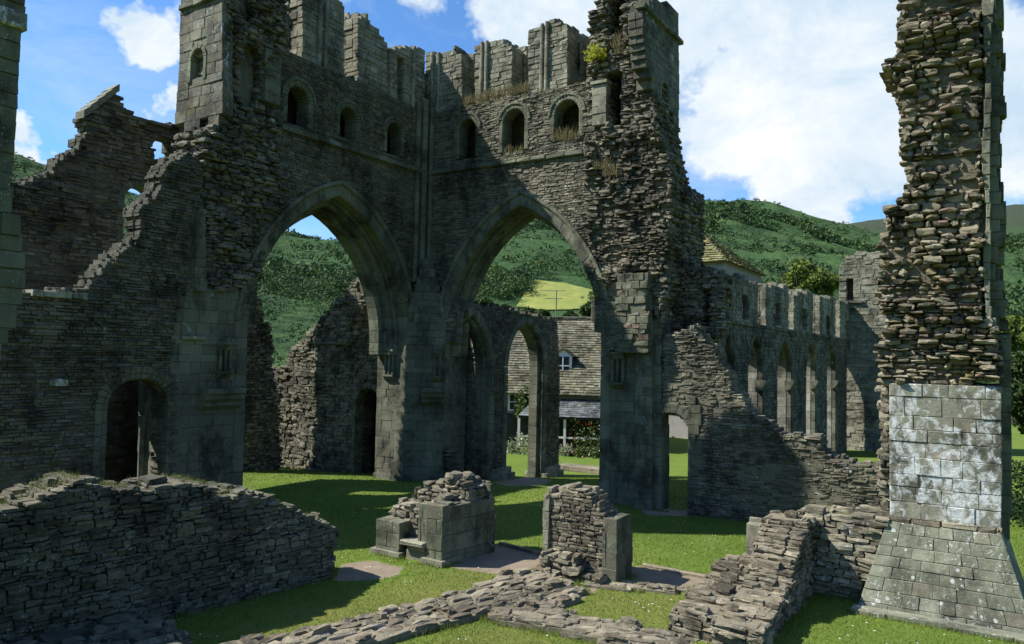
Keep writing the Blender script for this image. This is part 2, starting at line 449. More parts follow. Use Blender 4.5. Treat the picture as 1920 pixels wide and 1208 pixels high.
def plain_mat(name, c1, c2=None, scale=6, rough=.8, bump=.2, metal=0, spec=.3, scl=(1, 1, 1), tone=0, dist=.02):
    m = bpy.data.materials.new(name); m.use_nodes = True; t = NT(m.node_tree); c2 = c2 or tuple(x*.75 for x in c1)
    tc = t.add('ShaderNodeTexCoord'); P = t.mapping(tc.outputs['Object'], scl); n = t.noise(P, scale, 7, .65)
    col = t.mix(t.ramp(n, .3, .7), c1, c2)
    if tone:
        at = t.add('ShaderNodeAttribute', attribute_name='tone'); sp = t.add('ShaderNodeSeparateColor'); t.link(at.outputs['Color'], sp.inputs[0])
        mu = t.n.new('ShaderNodeVectorMath'); mu.operation = 'SCALE'; t.link(col, mu.inputs[0]); t.link(t.math('ADD', t.math('MULTIPLY', sp.outputs[0], tone), 1-tone/2), mu.inputs['Scale']); col = mu.outputs[0]
    bs = t.add('ShaderNodeBsdfPrincipled'); t.link(col, bs.inputs['Base Color']); bs.inputs['Roughness'].default_value = rough
    bs.inputs['Metallic'].default_value = metal; bs.inputs['Specular IOR Level'].default_value = spec
    if bump:
        bn = t.add('ShaderNodeBump'); bn.inputs['Strength'].default_value = bump; bn.inputs['Distance'].default_value = dist; t.link(n, bn.inputs['Height']); t.link(bn.outputs[0], bs.inputs['Normal'])
    o = t.add('ShaderNodeOutputMaterial'); t.link(bs.outputs[0], o.inputs[0]); return m
def leaf_mat(name, c1, c2, c3=None, trans=.25):
    m = bpy.data.materials.new(name); m.use_nodes = True; t = NT(m.node_tree)
    at = t.add('ShaderNodeAttribute', attribute_name='tone'); sp = t.add('ShaderNodeSeparateColor'); t.link(at.outputs['Color'], sp.inputs[0])
    col = t.mix(sp.outputs[0], c1, c2)
    if c3: col = t.mix(sp.outputs[1], col, c3)
    bs = t.add('ShaderNodeBsdfPrincipled'); t.link(col, bs.inputs['Base Color']); bs.inputs['Roughness'].default_value = .7; bs.inputs['Specular IOR Level'].default_value = .15
    tr = t.add('ShaderNodeBsdfTranslucent'); t.link(col, tr.inputs[0])
    mx = t.add('ShaderNodeMixShader'); mx.inputs[0].default_value = trans; t.link(bs.outputs[0], mx.inputs[1]); t.link(tr.outputs[0], mx.inputs[2])
    o = t.add('ShaderNodeOutputMaterial'); t.link(mx.outputs[0], o.inputs[0]); return m

M = {}
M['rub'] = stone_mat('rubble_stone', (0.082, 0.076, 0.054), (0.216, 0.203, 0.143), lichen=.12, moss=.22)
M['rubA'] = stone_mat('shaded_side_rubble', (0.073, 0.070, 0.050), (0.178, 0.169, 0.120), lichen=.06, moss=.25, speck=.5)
M['rough'] = stone_mat('broken_core_stone', (0.065, 0.060, 0.045), (0.229, 0.210, 0.149), lichen=.12, moss=.14, bump=.75)
M['ash'] = stone_mat('dressed_green_stone', (0.112, 0.116, 0.079), (0.178, 0.183, 0.127), lichen=.06, moss=.35, mott=.35, bump=.35, speck=.3)
M['ashl'] = stone_mat('dressed_pale_stone', (0.172, 0.167, 0.117), (0.289, 0.278, 0.204), lichen=.22, moss=.2, mott=.5, bump=.4, speck=.6)
M['pil'] = stone_mat('pillar_core_stone', (0.079, 0.070, 0.048), (0.289, 0.253, 0.174), lichen=.18, moss=.06, bump=.8, yellow=.35, speck=.2)
M['pale'] = stone_mat('sunlit_reveal_stone', (0.190, 0.186, 0.148), (0.319, 0.312, 0.255), lichen=.3, moss=.1, mott=.5, bump=.4, speck=.5)  # sunlight on the far arcade's reveals is put into this lighter colour
M['turret'] = stone_mat('mossy_turret_stone', (0.090, 0.088, 0.064), (0.170, 0.159, 0.120), lichen=.35, moss=.3, mott=.6, bump=.45, yellow=.35, speck=.7)
M['lich'] = stone_mat('lichened_ashlar', (0.144, 0.143, 0.107), (0.224, 0.219, 0.163), lichen=.97, moss=.08, ls=6.5, bump=.4, lcol=(.60, .63, .63))
M['bat'] = stone_mat('battered_base_stone', (0.164, 0.173, 0.123), (0.229, 0.236, 0.169), lichen=.5, moss=.12, ls=10, bump=.45, speck=2.1, stain=.5)
M['low'] = stone_mat('low_wall_stone', (0.112, 0.100, 0.069), (0.302, 0.273, 0.192), lichen=.2, moss=.08, bump=.8)
M['foot'] = stone_mat('footing_stone', (0.151, 0.130, 0.090), (0.300, 0.266, 0.186), lichen=.12, moss=.04, bump=.8, speck=.5)
M['tile'] = stone_mat('stone_roof_tile', (0.088, 0.084, 0.054), (0.221, 0.218, 0.150), lichen=.1, moss=.05, bump=.5, yellow=.5, speck=0)
M['ytile'] = stone_mat('mossy_roof_tile', (0.151, 0.145, 0.063), (0.300, 0.291, 0.137), lichen=.05, moss=.0, bump=.4, yellow=.9, speck=0)
M['slate'] = stone_mat('grey_slate', (0.099, 0.110, 0.110), (0.209, 0.226, 0.222), lichen=.1, moss=.0, bump=.4, speck=0)
M['white'] = plain_mat('white_paint', (.78, .79, .78), (.70, .71, .70), 20, .5, .05)
M['glass'] = plain_mat('window_glass', (.03, .04, .05), (.02, .03, .04), 2, .08, 0, 0, .8)
M['render'] = plain_mat('lime_render', (.34, .33, .30), (.24, .235, .21), 3, .9, .3)
M['dark'] = plain_mat('dark_timber', (.03, .027, .024), (.045, .04, .035), 8, .8, .2)
M['wood'] = plain_mat('bark', (.06, .05, .04), (.035, .03, .025), 14, .95, .6, scl=(1, 1, .3))
M['metal'] = plain_mat('grey_metal', (.3, .3, .31), (.2, .2, .21), 30, .5, 0, .6)

# ------------------------------------------------------------------ frames measured for the two crossing walls
C0 = (-3.0, 26.0); DA = (-.541, -.841); DB = (.841, -.541)
class FrA(Fr):
    pass
fB = Fr(C0, DB)                    # u to the right, v away
fA = Fr(C0, DA, flip=True)         # u towards the viewer on the left, v away to the left
fA.off = None
def fAoff(v, u=0): return Fr((C0[0]+v*fA.m[0]+u*fA.d[0], C0[1]+v*fA.m[1]+u*fA.d[1]), DA, flip=True)
def fBoff(v, u=0): return Fr((C0[0]+v*fB.m[0]+u*fB.d[0], C0[1]+v*fB.m[1]+u*fB.d[1]), DB)
ZSTR, ZPAR = 10.4, 12.5
ZSP, ZAP = 4.55, 8.86

# ------------------------------------------------------------------ ground, hills
def ground_mat():
    m = bpy.data.materials.new('grass_ground'); m.use_nodes = True; t = NT(m.node_tree)
    tc = t.add('ShaderNodeTexCoord'); P = tc.outputs['Object']
    at = t.add('ShaderNodeAttribute', attribute_name='tone'); sp = t.add('ShaderNodeSeparateColor'); t.link(at.outputs['Color'], sp.inputs[0])
    dirt, far, dry = sp.outputs
    n0 = t.noise(P, .35, 6, .6, .3); n1 = t.noise(P, 2.2, 8, .65); n2 = t.noise(P, 30, 5, .75); n3 = t.noise(P, 9, 6, .7)
    n4 = t.noise(P, .9, 7, .7)
    g = t.mix(t.ramp(n0, .3, .7), (.088, .150, .024), (.145, .200, .034))
    g = t.mix(t.math('MULTIPLY', t.ramp(n1, .45, .75), .6), g, (.125, .165, .032))
    g = t.mix(t.math('MULTIPLY', t.ramp(n4, .52, .68), .45), g, (.165, .17, .055))
    g = t.mix(t.math('MULTIPLY', dry, t.ramp(n3, .3, .65)), g, (.20, .185, .055))
    mu = t.n.new('ShaderNodeVectorMath'); mu.operation = 'SCALE'; t.link(g, mu.inputs[0]); t.link(t.math('ADD', t.math('MULTIPLY', n2, 1.0), .5), mu.inputs['Scale']); g = mu.outputs[0]
    d = t.mix(t.ramp(n1, .3, .7), (.195, .155, .108), (.29, .24, .18)); d = t.mix(t.math('MULTIPLY', t.ramp(n3, .55, .7), .5), d, (.30, .25, .18))
    dk = t.math('ADD', dirt, t.math('MULTIPLY', t.math('SUBTRACT', n3, .5), .7)); g = t.mix(t.ramp(dk, .42, .58), g, d)
    # far hillside: bracken, scrub, heather near the tops
    h0 = t.noise(P, .012, 8, .62, .4); h1 = t.noise(P, .055, 9, .7, .2); h2 = t.noise(P, .35, 6, .7)
    hc = t.mix(t.ramp(h0, .35, .65), (.044, .098, .036), (.080, .148, .044)); hc = t.mix(t.ramp(h1, .42, .66), hc, (.030, .062, .024))
    hc = t.mix(t.math('MULTIPLY', t.ramp(h2, .5, .8), .6), hc, (.065, .11, .03))
    sx = t.add('ShaderNodeSeparateXYZ'); t.link(P, sx.inputs[0])
    hh = t.math('ADD', sx.outputs[2], t.math('MULTIPLY', h1, 50)); hc = t.mix(t.ramp(hh, 185, 260), hc, (.050, .066, .040))
    g = t.mix(far, g, hc)
    bs = t.add('ShaderNodeBsdfPrincipled'); t.link(g, bs.inputs['Base Color']); bs.inputs['Roughness'].default_value = .95; bs.inputs['Specular IOR Level'].default_value = .1
    bn = t.add('ShaderNodeBump'); bn.inputs['Strength'].default_value = .7; bn.inputs['Distance'].default_value = .04; t.link(n2, bn.inputs['Height'])
    bf = t.add('ShaderNodeBump'); bf.inputs['Strength'].default_value = .8; bf.inputs['Distance'].default_value = 4.0
    t.link(t.math('MULTIPLY', t.math('ADD', h1, h2), far), bf.inputs['Height']); t.link(bn.outputs[0], bf.inputs['Normal']); t.link(bf.outputs[0], bs.inputs['Normal'])
    o = t.add('ShaderNodeOutputMaterial'); t.link(bs.outputs[0], o.inputs[0]); return m
def pip(X, Y, poly):
    ins = np.zeros(X.shape, bool); n = len(poly)
    for i in range(n):
        (a, b), (c, d) = poly[i], poly[(i+1) % n]
        k = (b <= Y) != (d <= Y); ins ^= k & (X < a+(Y-b)/((d-b) if d != b else 1e-9)*(c-a))
    return ins
dirt_px = [[(628, 1090), (640, 1058), (700, 1050), (748, 1064), (760, 1052), (750, 1078), (700, 1088)],
           [(840, 1062), (930, 1020), (1028, 1040), (1060, 1090), (1010, 1096), (960, 1080), (860, 1066)],
           [(1190, 1060), (1330, 1082), (1345, 1108), (1300, 1112), (1230, 1092), (1160, 1092)],
           [(1040, 1130), (1110, 1098), (1120, 1106), (1060, 1140)],
           [(925, 905), (990, 893), (1035, 900), (1020, 910), (950, 912)], [(1200, 950), (1290, 958), (1300, 968), (1210, 966)]]
dirt_w = [[ground(x, y) for x, y in p] for p in dirt_px]
dry_w = [[ground(x, y) for x, y in p] for p in ([(420, 1185), (640, 1120), (900, 1062), (980, 1085), (760, 1150), (560, 1208), (400, 1208)], [(1060, 1140), (1130, 1100), (1290, 1118), (1270, 1185), (1180, 1165)], [(800, 1208), (910, 1165), (1080, 1200), (1060, 1240), (800, 1240)])]
def soft(X, Y, polys, e):
    s = np.zeros(X.shape)
    for dx, dy in ((0, 0), (e, 0), (-e, 0), (0, e), (0, -e)):
        k = np.zeros(X.shape, bool)
        for p in polys: k |= pip(X+dx, Y+dy, p)
        s += k/5
    return s
def make_ground():
    a = np.concatenate([np.arange(-180, -58, 6), np.arange(-58, 58, .25), np.arange(58, 180, 6)])*math.pi/180
    r = np.concatenate([[.4, 2, 4, 6, 8], 9*1.0085**np.arange(0, 640)])
    A, Rr = np.meshgrid(a, r); X = Rr*np.sin(A); Y = Rr*np.cos(A); Z = terrain(X, Y)
    V = np.stack([X, Y, Z], -1).reshape(-1, 3); na = len(a); nr = len(r)
    i, j = np.meshgrid(np.arange(nr-1), np.arange(na)); i = i.T.ravel(); j = j.T.ravel(); j2 = (j+1) % na
    Fq = np.stack([i*na+j, i*na+j2, (i+1)*na+j2, (i+1)*na+j], 1)
    D = np.zeros(X.shape); Dy = np.zeros(X.shape); k = (Rr < 45) & (np.abs(A) < 1)
    D[k] = soft(X[k], Y[k], dirt_w, .10); Dy[k] = soft(X[k], Y[k], dry_w, .35)*.75
    far = sstep(55, 120, Rr)
    mb = MB(); mb.raw(V, Fq, np.stack([D, far, Dy], -1).reshape(-1, 3))
    o = mb.build('ground', ground_mat(), smooth=True); tag(o, 'mown green lawn running up into the steep hillsides behind', None, None, 'structure')
make_ground()
def raycast(px, py):
    d = pxdir(px, py); t = 60.0
    while t < 2500:
        p = d*t
        if CAMH+p.z < T1(p.x, p.y): return (p.x, p.y)
        t *= 1.01
    return None

# grass blades on the near lawn
def make_blades():
    N = 330000
    az = rng.uniform(-.66, .66, N); r = 10.5+(rng.random(N)**1.6)*20
    X = r*np.sin(az); Y = r*np.cos(az)
    dd = soft(X, Y, dirt_w, .06); keep = dd < rng.random(N)*.5
    for (fx, dd_, ww) in LAWN_GAPS:
        keep &= ~pip(X, Y, fx)
    X, Y = X[keep], Y[keep]; N = len(X); Z = terrain(X, Y)-.005
    h = rng.uniform(.018, .045, N)*(1+.7*(fbm(X*1.3, Y*1.3, 4)-.45)); w = rng.uniform(.004, .009, N)*(np.hypot(X, Y)/13); t = rng.uniform(0, 6.28, N); l = rng.uniform(0, .022, N); q = rng.uniform(0, 6.28, N)
    V = np.stack([np.stack([X-w*np.cos(t), Y-w*np.sin(t), Z], 1), np.stack([X+w*np.cos(t), Y+w*np.sin(t), Z], 1), np.stack([X+l*np.cos(q), Y+l*np.sin(q), Z+h], 1)], 1).reshape(-1, 3)
    tn = np.stack([np.clip(fbm(X*.5, Y*.5, 9)+rng.uniform(-.3, .3, N), 0, 1), np.clip(soft(X, Y, dry_w, .3)*.8*rng.random(N)+.06*rng.random(N), 0, 1), rng.random(N)], 1)
    mb = MB(); mb.raw(V, np.arange(3*N).reshape(-1, 3), np.repeat(tn, 3, 0))
    for poly, _, _ in LAWN_GAPS+FEET:
        for i in range(len(poly)-(0 if len(poly) > 2 else 1)):
            (xa, ya), (xb, yb) = poly[i], poly[(i+1) % len(poly)]; L = math.hypot(xb-xa, yb-ya); n = int(L*260); s = rng.random(n); px_ = xa+(xb-xa)*s+rng.normal(0, .05, n); py_ = ya+(yb-ya)*s+rng.normal(0, .05, n)
            k = fbm(px_*1.7, py_*1.7, 61) > .42; px_, py_ = px_[k], py_[k]; n = len(px_)
            if not n: continue
            zz = terrain(px_, py_)-.01; hh = rng.uniform(.04, .13, n); ww = .006; tt = rng.uniform(0, 6.28, n); ll = rng.uniform(0, .05, n)
            VV = np.stack([np.stack([px_-ww*np.cos(tt), py_-ww*np.sin(tt), zz], 1), np.stack([px_+ww*np.cos(tt), py_+ww*np.sin(tt), zz], 1), np.stack([px_+ll*np.cos(tt*3), py_+ll*np.sin(tt*3), zz+hh], 1)], 1).reshape(-1, 3)
            mb.raw(VV, np.arange(3*n).reshape(-1, 3), np.repeat(np.stack([rng.random(n), rng.random(n)*.4, rng.random(n)], 1), 3, 0))
    o = mb.build('grass', leaf_mat('grass_blade', (.105, .172, .026), (.178, .245, .040), (.30, .28, .10), .35)); tag(o, 'short mown grass blades covering the lawn', 'grass', None, 'stuff')
    # daisies
    N = 700; az = rng.uniform(-.6, .62, N); r = 11+rng.random(N)*15; X = r*np.sin(az); Y = r*np.cos(az); keep = (fbm(X*.4, Y*.4, 12) > .42)
    for (fx, dd_, ww) in LAWN_GAPS: keep &= ~pip(X, Y, fx)
    X, Y = X[keep], Y[keep]; N = len(X); Z = terrain(X, Y)+rng.uniform(.03, .05, N); s = rng.uniform(.009, .014, N)
    V = np.stack([np.stack([X+s*a, Y+s*b, Z], 1) for a, b in ((-1, -1), (1, -1), (1, 1), (-1, 1))], 1).reshape(-1, 3)
    mb = MB(); mb.raw(V, np.arange(4*N).reshape(-1, 4), (.5, .5, .5))
    o = mb.build('daisies', M['white']); tag(o, 'tiny white daisies scattered through the lawn', 'flowers', None, 'stuff')
LAWN_GAPS = []; FEET = []

def quads_cloud(mb, C, size, tone, up=0.0):
    N = len(C); a = rng.normal(size=(N, 3)); a[:, 2] *= (1-up); a /= np.linalg.norm(a, axis=1)[:, None]+1e-9
    b = rng.normal(size=(N, 3)); b -= a*(a*b).sum(1)[:, None]; b /= np.linalg.norm(b, axis=1)[:, None]+1e-9
    s = np.asarray(size).reshape(-1, 1)*rng.uniform(.6, 1.3, (N, 1)); s2 = s*rng.uniform(.5, .9, (N, 1))
    V = np.stack([C-a*s-b*s2*.3, C-a*s*.1-b*s2, C+a*s, C+a*s*.1+b*s2], 1).reshape(-1, 3)
    mb.raw(V, np.arange(4*N).reshape(-1, 4), np.repeat(tone, 4, 0))

M['wood_l'] = leaf_mat('hill_leaves', (.017, .045, .020), (.055, .105, .034), (.10, .15, .04), .15)
def make_woods():
    mb = MB(); wood_ring(mb, 6200, 92, 230, 170, (1.4, 3.4), .085); wood_ring(mb, 60000, 210, 660, 24, (.7, 2.3), .27)
    o = mb.build('hill_woods', M['wood_l']); tag(o, 'dense scrub and small trees covering the steep hillsides', 'woods', None, 'stuff')
def wood_ring(mb, N, ra, rb, K, rr, lf):
    az = rng.uniform(-.66, .68, N); r = ra+(rng.random(N)**.75)*(rb-ra)
    X = r*np.sin(az); Y = r*np.cos(az)
    d = fbm(X/70, Y/70, 21)+.5*(fbm(X/22, Y/22, 5)-.5)
    thr = np.where(az > .15, .55, .575)+.07*sstep(400, 640, r)
    k = ((d > thr) | (rng.random(N) < .07)) & ~pip(X, Y, FIELD) & ~((az > FAZ[0]) & (az < FAZ[1]) & (r < FAZ[2])); X, Y, r = X[k], Y[k], r[k]; N = len(X)
    R = rng.uniform(*rr, N)*(1.1-.5*sstep(380, 640, r))*(1+.5*(rng.random(N) > .93)); Z = terrain(X, Y)
    u = rng.normal(size=(N, K, 3)); u /= np.linalg.norm(u, axis=2)[:, :, None]; u[:, :, 2] = np.abs(u[:, :, 2])
    rad = rng.uniform(.55, 1.05, (N, K, 1))
    C = np.stack([X, Y, Z+R*.35], 1)[:, None]+u*rad*R[:, None, None]*np.array([1, 1, .95])
    tn = np.stack([np.clip(.15+.6*rng.random((N, 1))+.25*rng.random((N, K)), 0, 1), np.clip(rng.random((N, 1))**3*np.ones((N, K)), 0, 1)*.9, rng.random((N, K))], -1)
    quads_cloud(mb, C.reshape(-1, 3), np.repeat(R*lf, K), tn.reshape(-1, 3), .2)

def tree(px, Y, topy, wpx, label, mat, n=9000, kind='tree', squash=.8, leaf=.16, group=None, zb=None):
    X = (px-960)/1430*Y; zt = CAMH+(664+(px-960)*.02-topy)/1430*Y; Rr = wpx/1430*Y/2; z0 = T1(X, Y) if zb is None else zb
    t = thing(kind, label, kind.replace('_', ' '), (X, Y, z0), group)
    tr = MB(); H = zt-z0; lathe(tr, (X, Y), [(.04*H, z0-.3), (.03*H, z0+.25*H), (.02*H, z0+.55*H), (.008*H, z0+.85*H)], 8)
    zc = zt-Rr*squash*1.02
    for k in range(7):
        a = U_(0, 6.28); L = Rr*.75; bz = z0+H*U_(.3, .5); e = Vector((X+L*math.cos(a), Y+L*math.sin(a), zc+U_(-.2, .5)*Rr)); s_ = Vector((X, Y, bz)); r0 = .014*H
        V = []
        for c, rr in ((s_, r0), ((s_+e)/2+Vector((0, 0, .1*H*0)), r0*.7), (e, r0*.25)):
            for q in range(5): V.append((c.x+rr*math.cos(q*1.257), c.y+rr*math.sin(q*1.257), c.z))
        tr.raw(V, [[m*5+q, m*5+(q+1) % 5, m*5+5+(q+1) % 5, m*5+5+q] for m in (0, 1) for q in range(5)], (.5, .5, 0))
    tr.build('trunk', M['wood'], t)
    cm = MB(); nc = 46; cu = rng.normal(size=(nc, 3)); cu /= np.linalg.norm(cu, axis=1)[:, None]; cu *= rng.uniform(.35, .82, (nc, 1))
    cc = np.array([X, Y, zc])+cu*np.array([Rr, Rr, Rr*squash]); cr = rng.uniform(.22, .36, nc)*Rr
    i = rng.integers(0, nc, n); u = rng.normal(size=(n, 3)); u /= np.linalg.norm(u, axis=1)[:, None]; u *= (rng.random((n, 1))**.35)
    C = cc[i]+u*cr[i][:, None]*np.array([1, 1, .8])
    tn = np.stack([np.clip(rng.random(nc)[i]*.6+rng.random(n)*.4, 0, 1), rng.random(n)*.5, rng.random(n)], 1)
    quads_cloud(cm, C, np.full(n, leaf), tn); cm.build('crown', mat, t); return t
def bush(loc, R, H, label, mat, n=900, leaf=.05, kind='shrub', group=None, flowers=None):
    cm = MB(); u = rng.normal(size=(n, 3)); u /= np.linalg.norm(u, axis=1)[:, None]; u[:, 2] = np.abs(u[:, 2]); u *= rng.uniform(.45, 1.02, (n, 1))*(1+.25*np.sin(u[:, :1]*7+u[:, 1:2]*5))
    C = np.array(loc)+u*np.array([R, R, H]); tn = np.stack([rng.random(n), rng.random(n)*.5, rng.random(n)], 1)
    quads_cloud(cm, C, np.full(n, leaf), tn); 
    if flowers:
        t = thing(kind, label, kind.replace('_', ' '), loc, group); cm.build('foliage', mat, t)
        f = MB(); k = flowers[1]; u = rng.normal(size=(k, 3)); u /= np.linalg.norm(u, axis=1)[:, None]; u[:, 2] = np.abs(u[:, 2]); u[:, 1] = -np.abs(u[:, 1])
        quads_cloud(f, np.array(loc)+u*np.array([R, R, H])*1.05, np.full(k, leaf*.9), np.full((k, 3), .5)); f.build('blossom', flowers[0], t); return t
    o = cm.build(kind, mat); return tag(o, label, kind.replace('_', ' '), group)
def weeds(fr, pts, label, mat, n=60, h=.35, cat='weeds', name='weeds', spread=.25, v=0):
    """wispy stems rooted on a ledge: pts (u,z)"""
    mb = MB(); V = []
    for (u, z) in pts:
        for k in range(n):
            uu = u+U_(-spread, spread); vv = v+U_(-.08, .12); hh = h*U_(.4, 1.1); lx = U_(-.5, .5)*hh; lv = U_(-.5, .2)*hh; w = .007
            a = np.array([[uu-w, vv, z-.02], [uu+w, vv, z-.02], [uu+lx*.45+w, vv+lv*.4, z+hh*.6], [uu+lx*.45-w, vv+lv*.4, z+hh*.6]])
            mb.raw(fr.W(a), [[0, 1, 2, 3]], (R_(), R_(), 0))
            b = np.array([[uu+lx*.45-w, vv+lv*.4, z+hh*.6], [uu+lx*.45+w, vv+lv*.4, z+hh*.6], [uu+lx, vv+lv, z+hh]]); mb.raw(fr.W(b), [[0, 1, 2]], (R_(), R_(), 0))
        C = fr.W(np.stack([rng.uniform(u-spread, u+spread, n), rng.uniform(v-.1, v+.12, n), z+rng.uniform(0, h*.6, n)], 1))
        quads_cloud(mb, C, np.full(n, .022), np.stack([rng.random(n), rng.random(n), rng.random(n)], 1))
    o = mb.build(name, mat); return tag(o, label, cat)

# ------------------------------------------------------------------ crossing tower
def bul(amp, su=.9, sz=1.3, seed=1, off=.38):
    cache = {}
    def f(u, z):
        return amp*(float(fbm(np.float64(u*su+50), np.float64(z*sz+50), seed, 4))-off)/.3
    return f
RUB = dict(ch=(.045, .10), sw=(.09, .32), prot=.017, jit=.012, gap=.0035)
ROUGH = dict(ch=(.055, .14), sw=(.09, .42), prot=.07, jit=.026, kind='rock', edge=.07, depth=.3, rnd=.16)
ASH = dict(ch=(.18, .36), sw=(.22, .72), prot=.010, jit=.006, bev=.010, gap=.0022)

tower = thing('crossing_tower', 'tall ruined crossing tower with two pointed arches meeting at an inner corner', 'tower', (-3, 26, 0))
arA = arch_pts(7.2, .9, ZSP, ZAP); arB = arch_pts(.92, 6.68, ZSP, ZAP+.1)
def hole(P, r, zb):
    p = P(r); return [(p[0][0], zb)]+p+[(p[-1][0], zb)]
def win(fr, x0, x1, ytop, ybot, v=0):
    u0, zb = fr.uz(x0, ybot, v); u1, zt = fr.uz(x1, ytop, v); um = (u0+u1)/2; a = abs(u1-u0)/2
    zb = fr.uz((x0+x1)/2, ybot, v)[1]; zt = fr.uz((x0+x1)/2, ytop, v)[1]
    return arch_pts(u0, u1, zt-a, zt), zb
# --- wall over arch A and arch B
def arch_wall(fr, off, P, ur0, ur1, wins, mat, name, seed, tb):
    mb = MB(); holes = [hole(P, .42, 4.9)]
    masonry(mb, fr, [[(ur0, 4.95), (ur1, 4.95), (ur1, ZSTR-.05), (ur0, ZSTR-.05)]]+holes, T=1.25, bulge=bul(.03, .5, .5, seed), top=False, tb=tb, **RUB)
    whs = [hole(p, .10, zb) for p, zb in wins]
    masonry(mb, fr, [[(ur0, ZSTR), (ur1, ZSTR), (ur1, ZPAR), (ur0, ZPAR)]]+whs, T=.62, bulge=bul(.03, .5, .5, seed+1), topz=.1, tb=tb, **RUB)
    mb.box(fr, ur0, ur1, 1.15, 1.6, ZSTR-.2, ZPAR-.15); mb.box(fr, ur0, ur1, .5, 1.6, ZPAR-.22, ZPAR-.08); mb.box(fr, ur0, ur1, .5, 1.6, ZSTR-.3, ZSTR-.02)
    o = mb.build('wall', mat, tower)
    return o
winsA = [win(fA, 578, 541, 162, 236), win(fA, 668, 639, 202, 260), win(fA, 752, 727, 232, 290)]
winsB = [win(fB, 860, 892, 224, 296), win(fB, 943, 984, 205, 284), win(fB, 1040, 1086, 188, 260)]
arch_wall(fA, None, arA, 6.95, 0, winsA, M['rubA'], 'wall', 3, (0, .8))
arch_wall(fB, None, arB, 0, 6.45, winsB, M['rub'], 'wall', 9, (.1, 1))
mb = MB(); masonry(mb, fB, [[(-1.35, 5.0), (.06, 5.0), (.06, 13.6), (-.3, 14.0), (-.8, 13.7), (-1.35, 13.2)]], T=1.5, **dict(RUB, ch=(.12, .2))); mb.build('corner_core', M['rub'], tower)
# ragged torn zones on the ends of both walls
mb = MB()
pz = fA.poly([(390, 545), (380, 500), (374, 420), (375, 330), (368, 242), (390, 240), (416, 232), (418, -60), (533, -60), (533, 95), (510, 130), (518, 236), (530, 300), (536, 345), (520, 430), (478, 512), (452, 545)])
hs = [fA.poly(q) for q in ([(455, 78), (484, 95), (486, 150), (478, 205), (452, 190), (447, 130)], [(444, -60), (470, -60), (474, 30), (462, 48), (444, 30)])]
masonry(mb, fA, [pz]+hs, T=.95, bulge=bul(.20, 1.0, 1.1, 5), tb=(0, .85), **ROUGH)
mb.box(fA, fA.uz(500, 0)[0], fA.uz(430, 0)[0], .9, 1.5, fA.uz(470, 210)[1]-.3, 16.5)
o = mb.build('broken_masonry', M['rough'], tower); o['label'] = 'torn dark core of the left end with deep hollows'
mb = MB()
pz = fB.poly([(1102, 520), (1100, 400), (1098, 300), (1103, 140), (1104, 28), (1122, 20), (1122, -60), (1196, -60), (1196, 30), (1212, 120), (1228, 190), (1250, 290), (1262, 350), (1250, 560), (1240, 640), (1216, 560), (1213, 508), (1150, 528), (1130, 545)])
hs = [fB.poly(q) for q in ([(1142, 132), (1164, 128), (1166, 180), (1168, 240), (1150, 238), (1142, 200)], [(1146, -60), (1168, -60), (1168, 20), (1163, 90), (1148, 90)])]
masonry(mb, fB, [pz]+hs, T=1.5, bulge=bul(.20, 1.0, 1.1, 25), tb=(.1, 1), **ROUGH)
mb.box(fB, fB.uz(1130, 0)[0], fB.uz(1180, 0)[0], 1.0, 1.5, fB.uz(1160, 250)[1]-.3, 16.2)
o = mb.build('broken_masonry', M['rough'], tower); o['label'] = 'torn core of the right end hanging over the pier'
# stair turrets
fTL = Fr((C0[0]+8.42*DA[0], C0[1]+8.42*DA[1]), DB)
mb = MB(); wL, wzb = win(fTL, 358, 383, 92, 152)
masonry(mb, fTL, [fTL.poly([(341, -90), (416, -90), (417, 120), (418, 215), (400, 238), (385, 226), (352, 250), (338, 232), (326, 244), (334, 150)]), hole(wL, 0, wzb)], T=.3, **dict(ASH, sw=(.3, .6), ch=(.2, .32), prot=.012, jit=.006))
mb.box(fTL, fTL.uz(350, 0)[0], fTL.uz(400, 0)[0], .6, 1.3, 7, 17)
tl = mb.build('stair_turret', M['turret'], tower)
mb = MB(); voussoirs(mb, fTL, wL, 0, .13, -.03, .35, 6, wzb, .3); mb.build('window_surround', M['ash'], tl)
mb = MB(); zs0 = fTL.uz(375, 4)[1]; wallcap(mb, fTL, [(fTL.uz(340, 4)[0], zs0), (fTL.uz(416, 4)[0], zs0)], .3, th=.14, proud=.08); mb.build('string_course', M['ash'], tl)
fTR = Fr((C0[0]+8.2*DB[0], C0[1]+8.2*DB[1]), (.541, .841))
mb = MB(); wR, wzr = win(fTR, 1239, 1253, 156, 216)
masonry(mb, fTR, [fTR.poly([(1205, 12), (1217, 18), (1218, -6), (1240, 5), (1241, 12), (1250, 16), (1250, 8), (1272, 20), (1274, 120), (1272, 352), (1262, 352), (1250, 280), (1228, 190), (1212, 120), (1206, 60)]), hole(wR, 0, wzr)], T=.45, **dict(ASH, sw=(.25, .5), ch=(.2, .3), prot=.01, jit=.005))
mb.box(fTR, fTR.uz(1232, 0)[0], fTR.uz(1262, 0)[0], .5, 1.1, 6, 14.5)
tr_ = mb.build('stair_turret', M['turret'], tower)
mb = MB(); voussoirs(mb, fTR, wR, 0, .14, -.03, .35, 6, wzr, .3); mb.build('window_surround', M['ash'], tr_)
mb = MB(); z1 = fTR.uz(1273, 78)[1]; wallcap(mb, fTR, [(fTR.uz(1203, 28)[0], z1), (fTR.uz(1277, 78)[0], z1)], .3, th=.12, proud=.10); mb.build('string_course', M['ash'], tr_)
